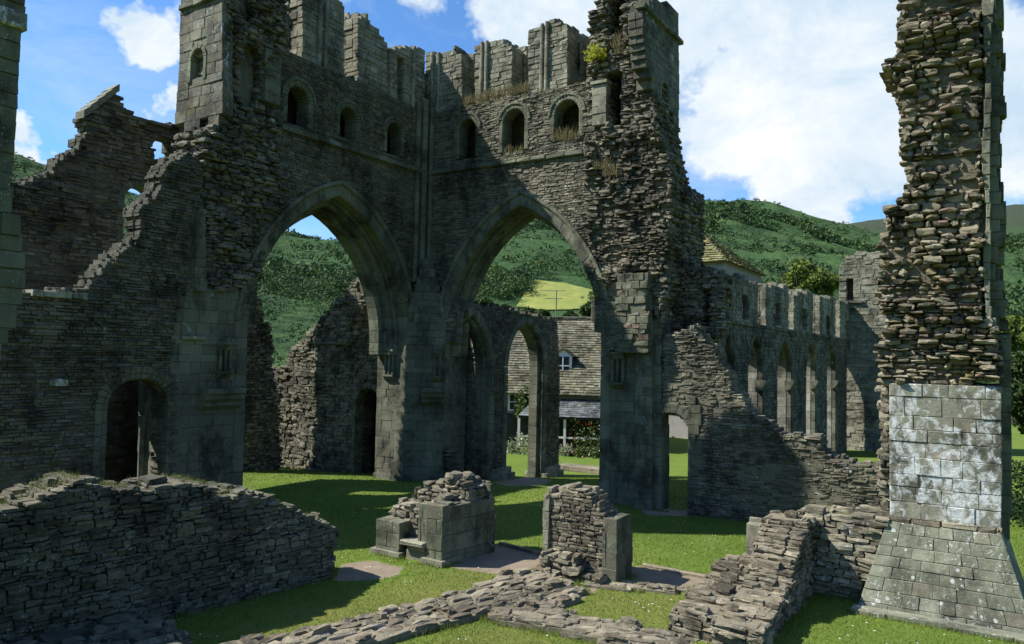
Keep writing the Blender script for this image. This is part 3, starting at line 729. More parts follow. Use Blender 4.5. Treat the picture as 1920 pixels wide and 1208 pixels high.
# side mass behind the torn end
mb = MB(); fS = fBoff(.9)
masonry(mb, fS, [fS.poly([(1205, 640), (1205, 350), (1262, 345), (1284, 352), (1290, 420), (1286, 520), (1300, 600), (1290, 700), (1205, 700)])], T=1.6, bulge=bul(.10, 1, 1, 8), **dict(ROUGH, prot=.05))
masonry(mb, fS, [fS.poly([(1284, 640), (1286, 500), (1312, 498), (1345, 506), (1354, 518), (1356, 612), (1330, 640)]), fS.poly([(1318, 610), (1318, 540), (1331, 540), (1331, 610)])], T=.9, bulge=bul(.08, 1, 1, 8), **dict(ROUGH, prot=.05))
mb.build('return_wall', M['rough'], tower)
# stubs between the lost upper windows
def stub(fr, parts, mat, shafts=()):
    mb = MB()
    if len(parts) > 1:
        pts, v, T = parts[1]; xs = [p[0] for p in pts]; ys = [p[1] for p in pts]; x0, x1 = min(xs), max(xs); w = x1-x0; yt = sorted(ys)[1]; yb = sorted(ys)[-2]
        f3 = fAoff(v) if fr is fA else fBoff(v); q = f3.poly([(x0+w*.22, yb-8), (x0+w*.22, yt+16), (x1-w*.22, yt+16), (x1-w*.22, yb-8)])
        masonry(mb, f3, [f3.poly(pts), q], T=T, topz=.5, **dict(RUB, sw=(.12, .3), ch=(.1, .2)))
        f4_ = f3; us = [a[0] for a in f3.poly(pts)]; zs_ = [a[1] for a in f3.poly(pts)]; mb.box(f3, min(us)+.05, max(us)-.05, T+.15, T+.3, min(zs_), sorted(zs_)[-2]-.1)
        parts = parts[:1]
    for pts, v, T in parts:
        masonry(mb, fr if v == 0 else (fAoff(v) if fr is fA else fBoff(v)), [(fr if v == 0 else (fAoff(v) if fr is fA else fBoff(v))).poly(pts)], T=T, topz=.5, **dict(RUB, sw=(.18, .42), ch=(.1, .22), edge=.012))
    for px, y0, y1, v in shafts:
        f2 = fAoff(v) if fr is fA else fBoff(v)
        u, za = f2.uz(px, y0); _, zb = f2.uz(px, y1); z = zb
        c = f2.W([[u, -.03, 0]])[0]
        while z < za:
            hh = min(U_(.3, .6), za-z+.01); lathe(mb, (c[0], c[1]), [(.06, z+.004), (.066, z+.02), (.066, z+hh-.02), (.06, z+hh-.004)], 8, (R_(), R_(), 0)); z += hh
    o = mb.build('window_pier', mat, tower); return o
stub(fA, [([(567, 118), (567, -14), (610, -10), (640, 2), (646, 12), (646, 140)], .2, 1.1), ([(541, 108), (541, -16), (569, -14), (569, 118)], .75, .5)], M['ashl'], [(600, -8, 126, .2), (612, -6, 130, .2)])
stub(fA, [([(672, 158), (670, 34), (690, 28), (697, 50), (712, 60), (727, 82), (728, 180)], .2, 1.1), ([(647, 144), (647, 32), (674, 30), (674, 158)], .75, .5)], M['ashl'])
stub(fA, [([(732, 188), (732, 112), (732, 92), (772, 86), (797, 98), (797, 214), (758, 204), (758, 112), (745, 108), (745, 195)], .1, 1.0), ([(742, 196), (742, 100), (762, 100), (762, 206)], .85, .5)], M['ashl'], [(775, 92, 208, .1)])
stub(fB, [([(798, 214), (798, 98), (812, 100), (830, 98), (850, 95), (866, 100), (866, 206)], .1, 1.2), ([(864, 206), (864, 100), (889, 104), (889, 198)], .8, .5)], M['ashl'], [(812, 102, 212, .1), (824, 100, 210, .1)])
stub(fB, [([(890, 202), (890, 84), (912, 76), (936, 72), (960, 88), (960, 186)], .2, 1.2), ([(958, 188), (958, 92), (988, 90), (988, 180)], .85, .5)], M['ashl'], [(905, 80, 198, .2), (914, 78, 196, .2)])
stub(fB, [([(990, 178), (990, 54), (1010, 48), (1040, 38), (1050, 42), (1064, 50), (1064, 162)], .2, 1.2), ([(1062, 164), (1062, 52), (1075, 60), (1093, 64), (1093, 152)], .85, .5)], M['ashl'], [(1018, 46, 174, .2), (1027, 42, 172, .2)])
# corner shafts climbing between the arches
for px_, r_, z0_, z1_ in ((788, .13, 6.2, 12.6), (776, .09, 6.6, 12.4), (805, .09, 6.6, 12.4)):
    mb = MB(); u_, _ = (fA if px_ < 797 else fB).uz(px_, 500); c = (fA if px_ < 797 else fB).W([[u_, -.05, 0]])[0]; z = z0_
    while z < z1_:
        hh = U_(.35, .6); lathe(mb, c, [(r_*.93, z+.004), (r_, z+.02), (r_, z+hh-.02), (r_*.93, z+hh-.004)], 10, (R_(), R_(), 0)); z += hh
    mb.build('wall_shaft', M['ash'], tower)
# string courses
mb = MB(); wallcap(mb, fA, [(0, ZSTR), (6.35, ZSTR-.05)], .35, th=.15, proud=.11, jit=.02); mb.build('string_course', M['ash'], tower)
mb = MB(); wallcap(mb, fB, [(0.0, ZSTR), (6.4, ZSTR-.02)], .35, th=.14, proud=.11, jit=.02); mb.build('string_course', M['ash'], tower)
for fr_, ws in ((fA, winsA), (fB, winsB)):
    for p, zb in ws:
        mb = MB(); voussoirs(mb, fr_, p, 0, .16, -.025, .5, 7, zb, .28, roll=.02); voussoirs(mb, fr_, p, .15, .24, -.06, .1, 8, None); mb.build('window_surround', M['ash'], tower)
# arch mouldings, three orders each
for fr_, P in ((fA, arA), (fB, arB)):
    mb = MB()
    voussoirs(mb, fr_, P, .33, .46, -.10, .2, 15, 5.2, .3, tb=(.3, 1), roll=.03)
    voussoirs(mb, fr_, P, .0, .34, -.02, .42, 13, 0, .33, roll=.03)
    voussoirs(mb, fr_, P, -.10, .36, .36, .55, 13, 4.15, .33, roll=.03)
    k_ = .55 if fr_ is fB else 1
    voussoirs(mb, fr_, P, -.22*k_, .36, .5, .86, 13, 4.15, .33, roll=.04)
    voussoirs(mb, fr_, P, -.40*k_, .36, .80, 1.27 if k_ == 1 else 1.0, 13, 4.15, .33, roll=.05)
    mb.build('arch_moulding', M['ash'], tower)
# piers of dressed stone
pA = fA.W([[.9, 0, 0]])[0]; pB = fB.W([[.92, 0, 0]])[0]
mb = MB(); fD = Fr((pA[0], pA[1]), (pB[0]-pA[0], pB[1]-pA[1])); LD = math.hypot(pB[0]-pA[0], pB[1]-pA[1])
masonry(mb, fD, [[(0, -.1), (LD, -.1), (LD, 5.5), (LD-.2, 6.3), (LD/2+.15, 7.4), (LD/2-.15, 7.4), (.2, 6.3), (0, 5.5)]], T=.3, ends=False, top=False, **dict(ASH, depth=.2))
fJ = Fr(tuple(fA.W([[.9, 1.25, 0]])[0][:2]), DB); masonry(mb, fJ, [[(0, -.1), (1.25, -.1), (1.25, 5.4), (0, 5.4)]], T=.6, ends=False, top=False, **ASH)
fK = Fr((pB[0], pB[1]), (.541, .841)); masonry(mb, fK, [[(0, -.1), (1.25, -.1), (1.25, 5.4), (0, 5.4)]], T=.6, ends=False, top=False, **ASH)
mb.box(fD, -.05, LD+.05, -.07, .3, -.1, .18); mb.box(fJ, 0, 1.25, -.06, .3, -.1, .18)
mb.build('pier', M['ash'], tower)
mb = MB(); masonry(mb, fA, [fA.poly([(455, 1010), (457, 545), (352, 540), (338, 560), (320, 640), (312, 1010)])], T=1.25, top=False, **dict(ASH, tb=(0, .7)))
mb.build('pier', M['ash'], tower)
mb = MB(); masonry(mb, fB, [fB.poly([(1128, 965), (1130, 545), (1152, 525), (1213, 505), (1240, 560), (1240, 975)])], T=.6, top=False, **ASH)
fR2 = fBoff(-.18); masonry(mb, fR2, [fR2.poly([(1190, 968), (1192, 540), (1222, 540), (1222, 972)])], T=.3, top=True, **dict(ASH, sw=(.2, .35)))
for (x0, x1, ytp, ybt, v) in ((1134, 1160, 566, 655, -.35), (1153, 1213, 505, 660, -.42)):
    f2 = fBoff(v); masonry(mb, f2, [f2.poly([(x0, ybt), (x0+2, ytp+8), (x1, ytp), (x1, ybt)])], T=-v+.05, **dict(ROUGH, edge=.05, sw=(.2, .4), ch=(.14, .24), orange=.18, kind='chip', jit=.02, prot=.03))
mb.build('pier', M['ash'], tower)
# corbelled capitals and ledges
def corbel(fr, px, ytop, ybot, w, out, parent=tower, mat=None, cap=.14):
    u, zt = fr.uz(px, ytop); _, zb = fr.uz(px, ybot); mb = MB(); h = zt-zb
    prism(mb, fr, [(0, zt), (-out, zt), (-out, zt-.07), (-out*.8, zt-.10), (-out*.62, zt-.2), (0, zt-.22)], u-w/2, u+w/2)
    n = max(2, int(w/.13))
    for k in range(n):
        c = fr.W([[u-w/2+w*(k+.5)/n*1.0, -out*.30, 0]])[0]; lathe(mb, c, [(.03, zb+.16), (.05, zb+.2), (.052, zt-.3), (.06, zt-.22), (.09, zt-.16)], 8, (R_(), R_(), 0))
    prism(mb, fr, [(0, zb+.17), (-out*.7, zb+.17), (-out*.7, zb+.11), (-out*.25, zb), (0, zb-.04)], u-w*.42, u+w*.42)
    return mb.build('corbel', mat or M['ash'], parent)
corbel(fA, 420, 641, 708, .42, .26); corbel(fB, 1161, 660, 728, .5, .30)
corbel(fD, 820, 658, 715, .38, .22)
c2 = Fr(fJ.P, DB); corbel(fJ, 733, 655, 712, .5, .2)
def ledge(fr, x0, x1, y0, y1, out):
    u0 = fr.uz(x0, y0)[0]; u1 = fr.uz(x1, y0)[0]; zt = fr.uz((x0+x1)/2, y0)[1]; zb = fr.uz((x0+x1)/2, y1)[1]; h = zt-zb; mb = MB()
    prism(mb, fr, [(0, zt), (-out, zt), (-out, zt-h*.22), (-out*.8, zt-h*.34), (-out*.8, zt-h*.5), (-out*.5, zt-h*.68), (-out*.5, zt-h*.84), (-out*.2, zb), (0, zb)], min(u0, u1), max(u0, u1)); return mb.build('ledge', M['ash'], tower)
ledge(fA, 446, 374, 728, 766, .34); ledge(fD, 790, 833, 728, 758, .28)
# slim shaft and light panel
mb = MB(); masonry(mb, fAoff(-.16), [fAoff(-.16).poly([(366, 545), (368, 405), (386, 408), (388, 545)])], T=.2, **dict(ASH, sw=(.2, .3))); mb.build('pilaster', M['ash'], tower)
mb = MB(); f2 = fBoff(-.16); masonry(mb, f2, [f2.poly([(1110, 232), (1110, 158), (1137, 154), (1136, 232)])], T=.3, **dict(ASH, sw=(.3, .5))); 
u_, z_ = f2.uz(1124, 156); mb.box(f2, u_-.28, u_+.26, -.06, .3, z_-.02, z_+.07); mb.build('pilaster', M['ashl'], tower)
mb = MB(); f2 = fAoff(-.14); masonry(mb, f2, [f2.poly([(497, 188), (499, 100), (528, 112), (526, 190)])], T=.3, **dict(ASH, sw=(.3, .5))); mb.build('pilaster', M['ash'], tower)

# ------------------------------------------------------------------ long side wall left of the tower, with round doorway
t = thing('choir_side_wall', 'long dark ruined wall with a round-headed doorway, left of the big arch', 'wall', (-9, 17, 0))
mb = MB(); dr = arch_pts(fA.uz(203, 760)[0], fA.uz(316, 760)[0], fA.uz(260, 765)[1], fA.uz(262, 712)[1])
top = [(392, 520), (384, 480), (378, 420), (378, 300), (352, 286), (344, 292), (318, 304), (302, 326), (300, 352), (292, 366), (272, 378), (262, 394), (262, 430), (258, 452), (238, 466), (218, 482), (192, 500), (178, 522), (165, 540), (100, 548), (40, 548), (-60, 545)]
masonry(mb, fA, [fA.poly([(352, 540)])+fA.poly(top)+[(fA.uz(-60, 600)[0], -.1), (fA.uz(318, 900)[0], -.1), fA.uz(320, 640), fA.uz(338, 560)], hole(dr, .24, -.2)], T=.6, bulge=bul(.07, .8, .8, 14), topz=.5, tb=(0, .8), **dict(RUB, edge=.05, prot=.035))
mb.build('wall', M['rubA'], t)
mb = MB(); voussoirs(mb, fA, dr, 0, .13, -.02, .5, 10, 0, .3, roll=.03, tb=(0, .6)); voussoirs(mb, fA, dr, .12, .3, -.05, .5, 10, 0, .3, roll=.03, tb=(0, .6)); mb.build('doorway_arch', M['ash'], t)
uR = fA.uz(316, 760)[0]; fJ2 = Fr(tuple(fA.W([[uR, .95, 0]])[0][:2]), DB)
mb = MB(); masonry(mb, fJ2, [[(0, -.1), (.5, -.1), (.5, 3.4), (0, 3.4)]], T=.3, ends=False, **dict(ASH, sw=(.3, .5))); c = fJ2.W([[.02, -.06, 0]])[0]
lathe(mb, c, [(.10, 0), (.10, .12), (.07, .18), (.07, 2.3), (.08, 2.34), (.12, 2.44), (.13, 2.5), (.13, 2.58)], 10, (.8, .5, 0)); mb.build('doorway_jamb', M['ashl'], t)
mb = MB(); z_ = fA.uz(110, 553)[1]; wallcap(mb, fA, [(fA.uz(158, 550)[0], z_), (fA.uz(55, 550)[0], z_)], .4, th=.13, proud=.16, jit=.02); z_ = fA.uz(350, 633)[1]; wallcap(mb, fA, [(fA.uz(383, 633)[0], z_), (fA.uz(338, 633)[0], z_)], .3, th=.09, proud=.10); mb.build('string_course', M['ashl'], t)
mb = MB(); u_, z_ = fA.uz(107, 717); stones(mb, fA, [(u_, -.04, z_, .17, .1, .07, .9, .2, 0)], 'rock', 0, .01); o = mb.build('projecting_stone', M['lich'], t)
# inner dark room behind the doorway: back wall, plus unseen roof added for darkness
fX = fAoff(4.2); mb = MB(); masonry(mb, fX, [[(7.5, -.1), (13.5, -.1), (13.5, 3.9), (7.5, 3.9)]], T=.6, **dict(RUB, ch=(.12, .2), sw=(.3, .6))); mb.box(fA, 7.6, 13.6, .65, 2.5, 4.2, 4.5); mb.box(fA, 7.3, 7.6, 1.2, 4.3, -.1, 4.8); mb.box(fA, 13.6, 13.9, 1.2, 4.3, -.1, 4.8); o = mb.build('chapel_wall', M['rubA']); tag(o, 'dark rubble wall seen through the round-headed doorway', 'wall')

# gable wall behind on the left
fG = Fr((-12.1, 22.0), DA, flip=True); mb = MB()
ga = win(fG, 229, 292, 350, 486); rc = fG.uz(306, 281); rr = abs(fG.uz(326, 281)[0]-rc[0]); circ = [(rc[0]+rr*math.cos(a/16*2*math.pi), rc[1]+rr*1.12*math.sin(a/16*2*math.pi)) for a in range(16)]
gp = fG.poly([(-10, 640), (-10, 352), (20, 345), (60, 340), (100, 322), (115, 300), (130, 290), (156, 280), (155, 260), (166, 248), (166, 230), (158, 222), (215, 174), (223, 174), (236, 205), (262, 225), (300, 234), (345, 238), (392, 236), (392, 640)])
masonry(mb, fG, [gp, hole(ga[0], .1, ga[1]), circ], T=.6, bulge=bul(.10, .5, .8, 77), topz=.7, **dict(RUB, ch=(.06, .13), sw=(.12, .42), edge=.10, prot=.05, jit=.02))
gt = thing('gable_wall', 'broken gable wall with part of a round window and an arched window, far left', 'wall', (-13, 26, 0))
mb.build('wall', M['rubA'], gt)
mb = MB(); voussoirs(mb, fG, ga[0], 0, .2, -.04, .5, 9, ga[1], .35, roll=.02); mb.build('window_surround', M['ash'], gt)
mb = MB(); Pc = arch_pts(rc[0]-rr, rc[0]+rr, rc[1], rc[1]+rr); voussoirs(mb, fG, Pc, 0, .18, -.04, .4, 8, roll=.02)
Pd = arch_pts(rc[0]-rr, rc[0]+rr, -rc[1], -rc[1]+rr)
mb.build('window_surround', M['ash'], gt)
mb = MB(); a_ = fG.uz(155, 221); b_ = fG.uz(221, 170); n_ = 5
for k in range(n_):
    q0 = (a_[0]+(b_[0]-a_[0])*k/n_, a_[1]+(b_[1]-a_[1])*k/n_); q1 = (a_[0]+(b_[0]-a_[0])*(k+1)/n_-.02, a_[1]+(b_[1]-a_[1])*(k+1)/n_-.02)
    V = [(q0[0], -.06, q0[1]), (q1[0], -.06, q1[1]), (q1[0], .4, q1[1]), (q0[0], .4, q0[1])]; V += [(x, y, z+.22) for x, y, z in V]
    mb.raw(fG.W(V), [[0, 1, 5, 4], [1, 2, 6, 5], [2, 3, 7, 6], [3, 0, 4, 7], [4, 5, 6, 7], [3, 2, 1, 0]], (R_(), R_(), 0))
mb.build('coping', M['ashl'], gt)

# buttress at the left picture edge
fE = Fr((-6.15, 9.4), DA, flip=True); mb = MB()
masonry(mb, fE, [fE.poly([(-240, -120), (47, -120), (47, 42), (40, 60), (39, 80), (34, 200), (25, 330), (15, 352), (26, 395), (40, 430), (50, 510), (46, 540), (30, 600), (8, 650), (-14, 720), (-30, 800), (-40, 1300), (-240, 1300)])], T=2.0, bulge=bul(.02, 1, 1, 3), **dict(ASH, sw=(.25, .6), ch=(.16, .3), prot=.012, jit=.008))
bt = thing('buttress', 'tall lichen-spotted buttress cut by the left edge of the picture', 'buttress', (-6.2, 9.4, 0)); mb.build('wall', M['ash'], bt)
mb = MB(); z_ = fE.uz(30, 38)[1]; wallcap(mb, fE, [(fE.uz(49, 38)[0], z_), (fE.uz(-200, 38)[0], z_)], .5, th=.2, proud=.06); mb.build('string_course', M['lich'], bt)

# ------------------------------------------------------------------ low wall, lower left
fL = Fr((-3.27, 14.5), (-.647, -.762), flip=True); mb = MB()
lp = [(637, 985), (610, 972), (585, 962), (560, 950), (520, 932), (480, 922), (450, 912), (410, 925), (400, 905), (385, 900), (340, 898), (290, 905), (270, 915), (200, 906), (150, 893), (120, 905), (60, 930), (0, 950), (-150, 960), (-300, 960)]
lp = [(x, y+9) for x, y in lp]; masonry(mb, fL, [[(0, -.1)]+fL.poly(lp)+[(fL.poly([(-300, 960)])[0][0], -.1)]], T=1.0, bulge=bul(.08, 1.2, 1.2, 31), topz=.75, tb=(0, .8), **dict(RUB, ch=(.04, .11), sw=(.08, .32), prot=.03, jit=.016, kind='rock', rnd=.10, edge=.03))
o = mb.build('low_wall', M['rubA']); tag(o, 'dark low rubble wall with a broken lit top, running in from the lower left', 'wall')

def footing(poly, zt, name, label, mat, d=(.75, .66), sz=(.2, .6), cat='wall footing', zb=-.05, hz=(.05, .1), parent=None, mound=None, add=1):
    L = math.hypot(*d); d = (d[0]/L, d[1]/L); mm = (-d[1], d[0]); Q = [(x*d[0]+y*d[1], x*mm[0]+y*mm[1]) for x, y in poly]
    class G:
        def W(s, a): a = np.asarray(a, float).reshape(-1, 3); return np.stack([a[:, 0]*d[0]+a[:, 1]*mm[0], a[:, 0]*d[1]+a[:, 1]*mm[1], a[:, 2]], 1)
    g = G(); mb = MB(); S = []; y = min(q[1] for q in Q); yM = max(q[1] for q in Q)
    while y < yM:
        w = U_(sz[0]*.6, sz[0]*1.3)
        for a, b in intervals([Q], y+w/2):
            a += U_(-.06, .06); b += U_(-.06, .06); x = a
            if b-a > .1: mb.box(g, a+.05, b-.05, y, y+w, zb, zt*.62, (.4, .3, .5))
            while x < b-.05:
                l = min(U_(*sz), b-x); zz = zt*U_(.85, 1.08)+(mound(x+l/2, y+w/2) if mound else 0)
                if l > .08: S.append((x+l/2, y+w/2, (zz+zb)/2, l/2-.008, w/2-.006, (zz-zb)/2, R_(), R_(), 0))
                if R_() < .15*add: S.append((x+l/2, y+w/2, zz+.02, l*.3, w*.4, U_(.02, .05), R_(), R_(), 0))
                x += l
        y += w
    S = [s for s in S if s[3] > .02 and s[4] > .02]
    stones(mb, g, S, 'rock', 0, .022, .2); o = mb.build(name, mat, parent)
    if not parent: tag(o, label, cat)
    LAWN_GAPS.append((poly, 0, 0)); return o
zt_ = .2
def gp_(pts, z): return [ground(x, y, z) for x, y in pts]
footing(gp_([(330, 1240), (430, 1196), (540, 1182), (660, 1150), (760, 1126), (880, 1098), (960, 1068), (1030, 1070), (1075, 1092), (1105, 1100), (1060, 1125), (1000, 1140), (915, 1146), (860, 1160), (760, 1180), (650, 1208), (560, 1240)], .12), .12, 'wall_footing', 'wide ground-level stone footing running diagonally to the lower left corner', M['foot'], sz=(.2, .6))
footing(gp_([(905, 1148), (960, 1122), (1010, 1118), (1100, 1150), (1200, 1168), (1300, 1192), (1300, 1235), (1180, 1212), (1060, 1178), (960, 1160)], .13), .13, 'wall_footing', 'narrow ground-level stone footing running to the lower right from the junction', M['foot'], d=(.945, -.325))
footing(gp_([(1085, 1093), (1160, 1088), (1300, 1100), (1345, 1092), (1330, 1110), (1200, 1104)], .06), .06, 'wall_footing', 'thin line of footing stones beside the right-hand masonry block', M['foot'], d=(.945, -.325))
footing(gp_([(-60, 1240), (-40, 1130), (60, 1110), (160, 1120), (250, 1140), (330, 1165), (350, 1190), (330, 1240)], .2), .25, 'fallen_stones', 'dark heap of fallen stones at the foot of the left low wall', M['rubA'], d=(.647, .762), cat='stones', sz=(.25, .7))
e0 = gp_([(935, 1018), (1022, 1040)], .05); e1 = gp_([(1203, 1058), (1330, 1082)], .05)
for (a, b), lb in ((e0, 'thin stone kerb between the two masonry blocks'), (e1, 'thin stone kerb edging the lawn right of the right-hand block')):
    f = Fr(a, (b[0]-a[0], b[1]-a[1])); L = math.hypot(b[0]-a[0], b[1]-a[1]); mb = MB(); masonry(mb, f, [[(0, -.05), (L, -.05), (L, .06), (0, .06)]], T=.08, ch=(.12, .12), sw=(.4, .8), depth=.08, ends=False, top=False, jit=.008); o = mb.build('kerb', M['foot']); tag(o, lb, 'kerb')

# ------------------------------------------------------------------ masonry block 1 (with the step)
f1 = Fr((-1.31, 15.4), DB); t = thing('masonry_block', 'stepped stone block with a small step in its front, left of the pair', 'masonry', (-2, 15.8, 0), 'ruined blocks standing on the lawn')
mb = MB(); masonry(mb, f1.off(.0), [[(-1.78, -.05), (-1.12, -.05), (-1.12, .68), (-1.78, .68)]], T=.75, **dict(ASH, ch=(.2, .3)))
masonry(mb, f1, [[(-.4, -.05), (0, -.05), (0, 1.18), (-.4, 1.18)]], T=.62, **dict(ASH, ch=(.28, .34)))
mb.build('corner_block', M['ash'], t)
mb = MB(); f1r = Fr((-1.31, 15.4), (.65, .76)); masonry(mb, f1r, [[(-.0, -.05), (1.6, -.05), (1.62, .9), (1.5, 1.32), (.35, 1.22), (0, 1.18)]], T=.7, **dict(ASH, ch=(.26, .34), tb=(0, .8)))
mb.build('side_wall', M['ash'], t)
mb = MB(); mb.box(f1, -1.86, -1.05, -.08, .9, -.05, .10, (.6, .2, 0)); mb.box(f1, -.48, .07, -.08, 1.5, -.05, .11, (.4, .2, 0)); mb.build('plinth', M['ashl'], t)
mb = MB(); stones(mb, f1, [(-.72, .32, .06, .26, .26, .12, .3, .2, 0), (-.72, .32, .24, .24, .26, .07, .6, .2, 0), (-.74, .24, .345, .30, .32, .04, .9, .3, 0)], 'chip', .02, .01); mb.build('step', M['ashl'], t)
mb = MB(); f1b = f1.off(.32)
masonry(mb, f1b, [[(-1.72, .0), (-.3, .0), (-.25, 1.1), (-.3, 1.3), (-.55, 1.18), (-.75, .95), (-1.0, .95), (-1.2, 1.0), (-1.65, .98)]], T=.55, topz=.7, **dict(ROUGH, prot=.03, jit=.02, ch=(.09, .16), sw=(.15, .36)))
f1c = f1.off(.8); masonry(mb, f1c, [[(-1.6, .0), (.0, .0), (.12, 1.34), (-.1, 1.5), (-.36, 1.62), (-.56, 1.6), (-.7, 1.42), (-1.05, 1.36), (-1.35, 1.16), (-1.6, 1.08)]], T=.75, topz=.9, **dict(ROUGH, prot=.03, jit=.025, ch=(.07, .14), sw=(.15, .36)))
mb.build('rubble_core', M['low'], t)
LAWN_GAPS.append(([tuple(f1.W([[a, b, 0]])[0][:2]) for a, b in ((-1.86, -.08), (.07, -.08), (.07, 1.6), (-1.7, 1.6))], 0, 0))
# masonry block 2
f2_ = Fr((2.04, 14.4), DB); t = thing('masonry_block', 'narrow rubble block with a dressed right corner, right of the pair', 'masonry', (1.4, 14.8, 0), 'ruined blocks standing on the lawn')
mb = MB(); tp = f2_.poly([(1162, 985), (1150, 972), (1135, 968), (1112, 945), (1105, 925), (1080, 917), (1055, 920), (1043, 928), (1022, 928)])
masonry(mb, f2_, [[(-.28, -.05), (-.28, tp[0][1])]+tp[1:]+[(tp[-1][0], -.05)]], T=.62, topz=.8, **dict(RUB, ch=(.035, .075), sw=(.08, .28), prot=.018, kind='rock', rnd=.1, jit=.010))
mb.build('wall', M['low'], t)
mb = MB(); masonry(mb, f2_, [[(-.3, -.05), (0, -.05), (0, 1.07), (-.3, 1.09)]], T=.6, **dict(ASH, ch=(.26, .34), sw=(.28, .32))); f2r = Fr((2.04, 14.4), (.541, .841)); masonry(mb, f2r, [[(0, -.05), (.74, -.05), (.74, .98), (.5, 1.05), (0, 1.07)]], T=.3, **dict(ASH, ch=(.26, .34)))
mb.build('corner_block', M['ash'], t)
mb = MB(); u0 = tp[-1][0]; masonry(mb, f2_.off(-.04), [[(u0-.02, -.05), (u0+.12, -.05), (u0+.12, tp[-1][1]-.05), (u0-.02, tp[-1][1]-.02)]], T=.5, **dict(ASH, sw=(.14, .16), ch=(.25, .4))); mb.build('quoin', M['ashl'], t)
mb = MB(); masonry(mb, f2_.off(-.32), [[(u0-.12, -.05), (-.12, -.05), (-.2, .2), (-.5, .16), (-.7, .32), (-1.1, .42), (-1.35, .36), (u0-.05, .12)]], T=.36, topz=.8, **dict(ROUGH, prot=.04, ch=(.08, .15), sw=(.15, .4))); mb.build('rubble_foot', M['low'], t)
LAWN_GAPS.append(([tuple(f2_.W([[a, b, 0]])[0][:2]) for a, b in ((u0-.15, -.35), (.05, -.35), (.05, .75), (u0-.05, .75))], 0, 0))

# ------------------------------------------------------------------ L-shaped low wall at right
t = thing('return_low_wall', 'L-shaped low rubble wall joining the great pillar and crumbling toward the viewer', 'wall', (5.4, 13.8, 0))
fY = Fr((5.6, 14.12), DB); mb = MB(); tp = fY.poly([(1515, 958), (1540, 964), (1580, 968), (1625, 964), (1668, 968)])
masonry(mb, fY, [[(-.3, -.1)]+[(-.3, tp[0][1])]+tp[1:]+[(tp[-1][0], -.1)]], T=1.0, topz=.6, bulge=bul(.05, 1, 1, 41), **dict(RUB, ch=(.05, .13), sw=(.12, .45), prot=.035, jit=.018, kind='rock', rnd=.1))
mb.build('wall', M['low'], t)
fZ = Fr((5.4, 13.8), (-.541, -.841), flip=True); mb = MB()
masonry(mb, fZ, [[(-.3, -.1), (-.3, 1.46), (0, 1.42), (.35, 1.40), (.6, 1.15), (.85, 1.08), (1.1, .80), (1.4, .72), (1.6, .5), (2.1, .52), (2.4, .42), (3.2, .36), (3.25, -.1)]], T=.75, topz=.6, bulge=bul(.05, 1, 1, 51), **dict(RUB, ch=(.05, .13), sw=(.1, .38), prot=.04, jit=.022, kind='rock', rnd=.13, edge=.05))
fZ2 = Fr(tuple(fZ.W([[0, .7, 0]])[0][:2]), (-.541, -.841), flip=True)
masonry(mb, fZ2, [[(.0, -.1), (.0, .62), (.5, .6), (.75, .58), (1.3, .5), (1.5, .44), (2.2, .42), (2.6, .36), (3.1, .3), (3.15, -.1)]], T=.75, topz=.8, **dict(RUB, ch=(.05, .13), sw=(.1, .4), prot=.04, jit=.022, kind='rock', rnd=.15, edge=.05))
mb.build('broken_wall', M['foot'], t)
fQ = Fr((4.38, 14.15), DB); mb = MB(); masonry(mb, fQ, [[(0, -.1), (.26, -.1), (.26, 1.02), (0, 1.02)]], T=.3, **dict(ASH, sw=(.25, .27), ch=(.4, .6)));
mb.build('post', M['ashl'], t)
LAWN_GAPS.append(([tuple(fZ.W([[a, b, 0]])[0][:2]) for a, b in ((-.1, -.03), (3.3, -.03), (3.2, 1.5), (-.1, 1.5))], 0, 0))

# ------------------------------------------------------------------ long wall right of the tower with the pointed doorway
t = thing('long_ruined_wall', 'long wall stepping down to the right with a ragged pointed doorway', 'wall', (6, 20, 0))
mb = MB(); dp = [(1240, 985), (1237, 860), (1226, 805), (1240, 780), (1258, 774), (1276, 785), (1290, 802), (1290, 985)]
wp = [(1290, 985), (1290, 802), (1276, 785), (1258, 774), (1241, 779), (1241, 630), (1262, 625), (1300, 612), (1330, 645), (1340, 650), (1350, 682), (1368, 700), (1372, 735), (1390, 740), (1402, 768), (1432, 790), (1454, 806), (1470, 816), (1540, 822), (1541, 845), (1560, 858), (1600, 868), (1645, 880), (1760, 900), (1760, 1100)]
pts = fB.poly(wp); pts[0] = (pts[0][0], -.1); pts[-1] = (pts[-1][0], -.1); 
masonry(mb, fB, [pts], T=.7, topz=.6, bulge=bul(.06, .7, .7, 61), **dict(RUB, ch=(.05, .105), sw=(.1, .34), prot=.03, jit=.014, edge=.02, tb=(.1, 1)))
mb.build('wall', M['rub'], t)
mb = MB(); uu = [fB.uz(1290, 900)[0], fB.uz(1226, 900)[0]]; S = []
z = 0
while z < 3.0:
    h = U_(.22, .34); w = U_(.2, .42); S.append((uu[0]+w/2, .13, z+h/2, w/2, .17, h/2-.005, R_(), R_(), 0)); z += h
stones(mb, fB, S, 'chip', .01, .004)
ap = arch_pts(fB.uz(1224, 805)[0], fB.uz(1291, 805)[0], fB.uz(1258, 806)[1], fB.uz(1258, 774)[1]); voussoirs(mb, fB, ap, 0, .26, -.03, .5, 5, only=lambda u, z: u > fB.uz(1236, 800)[0]); mb.build('doorway_arch', M['ash'], t)

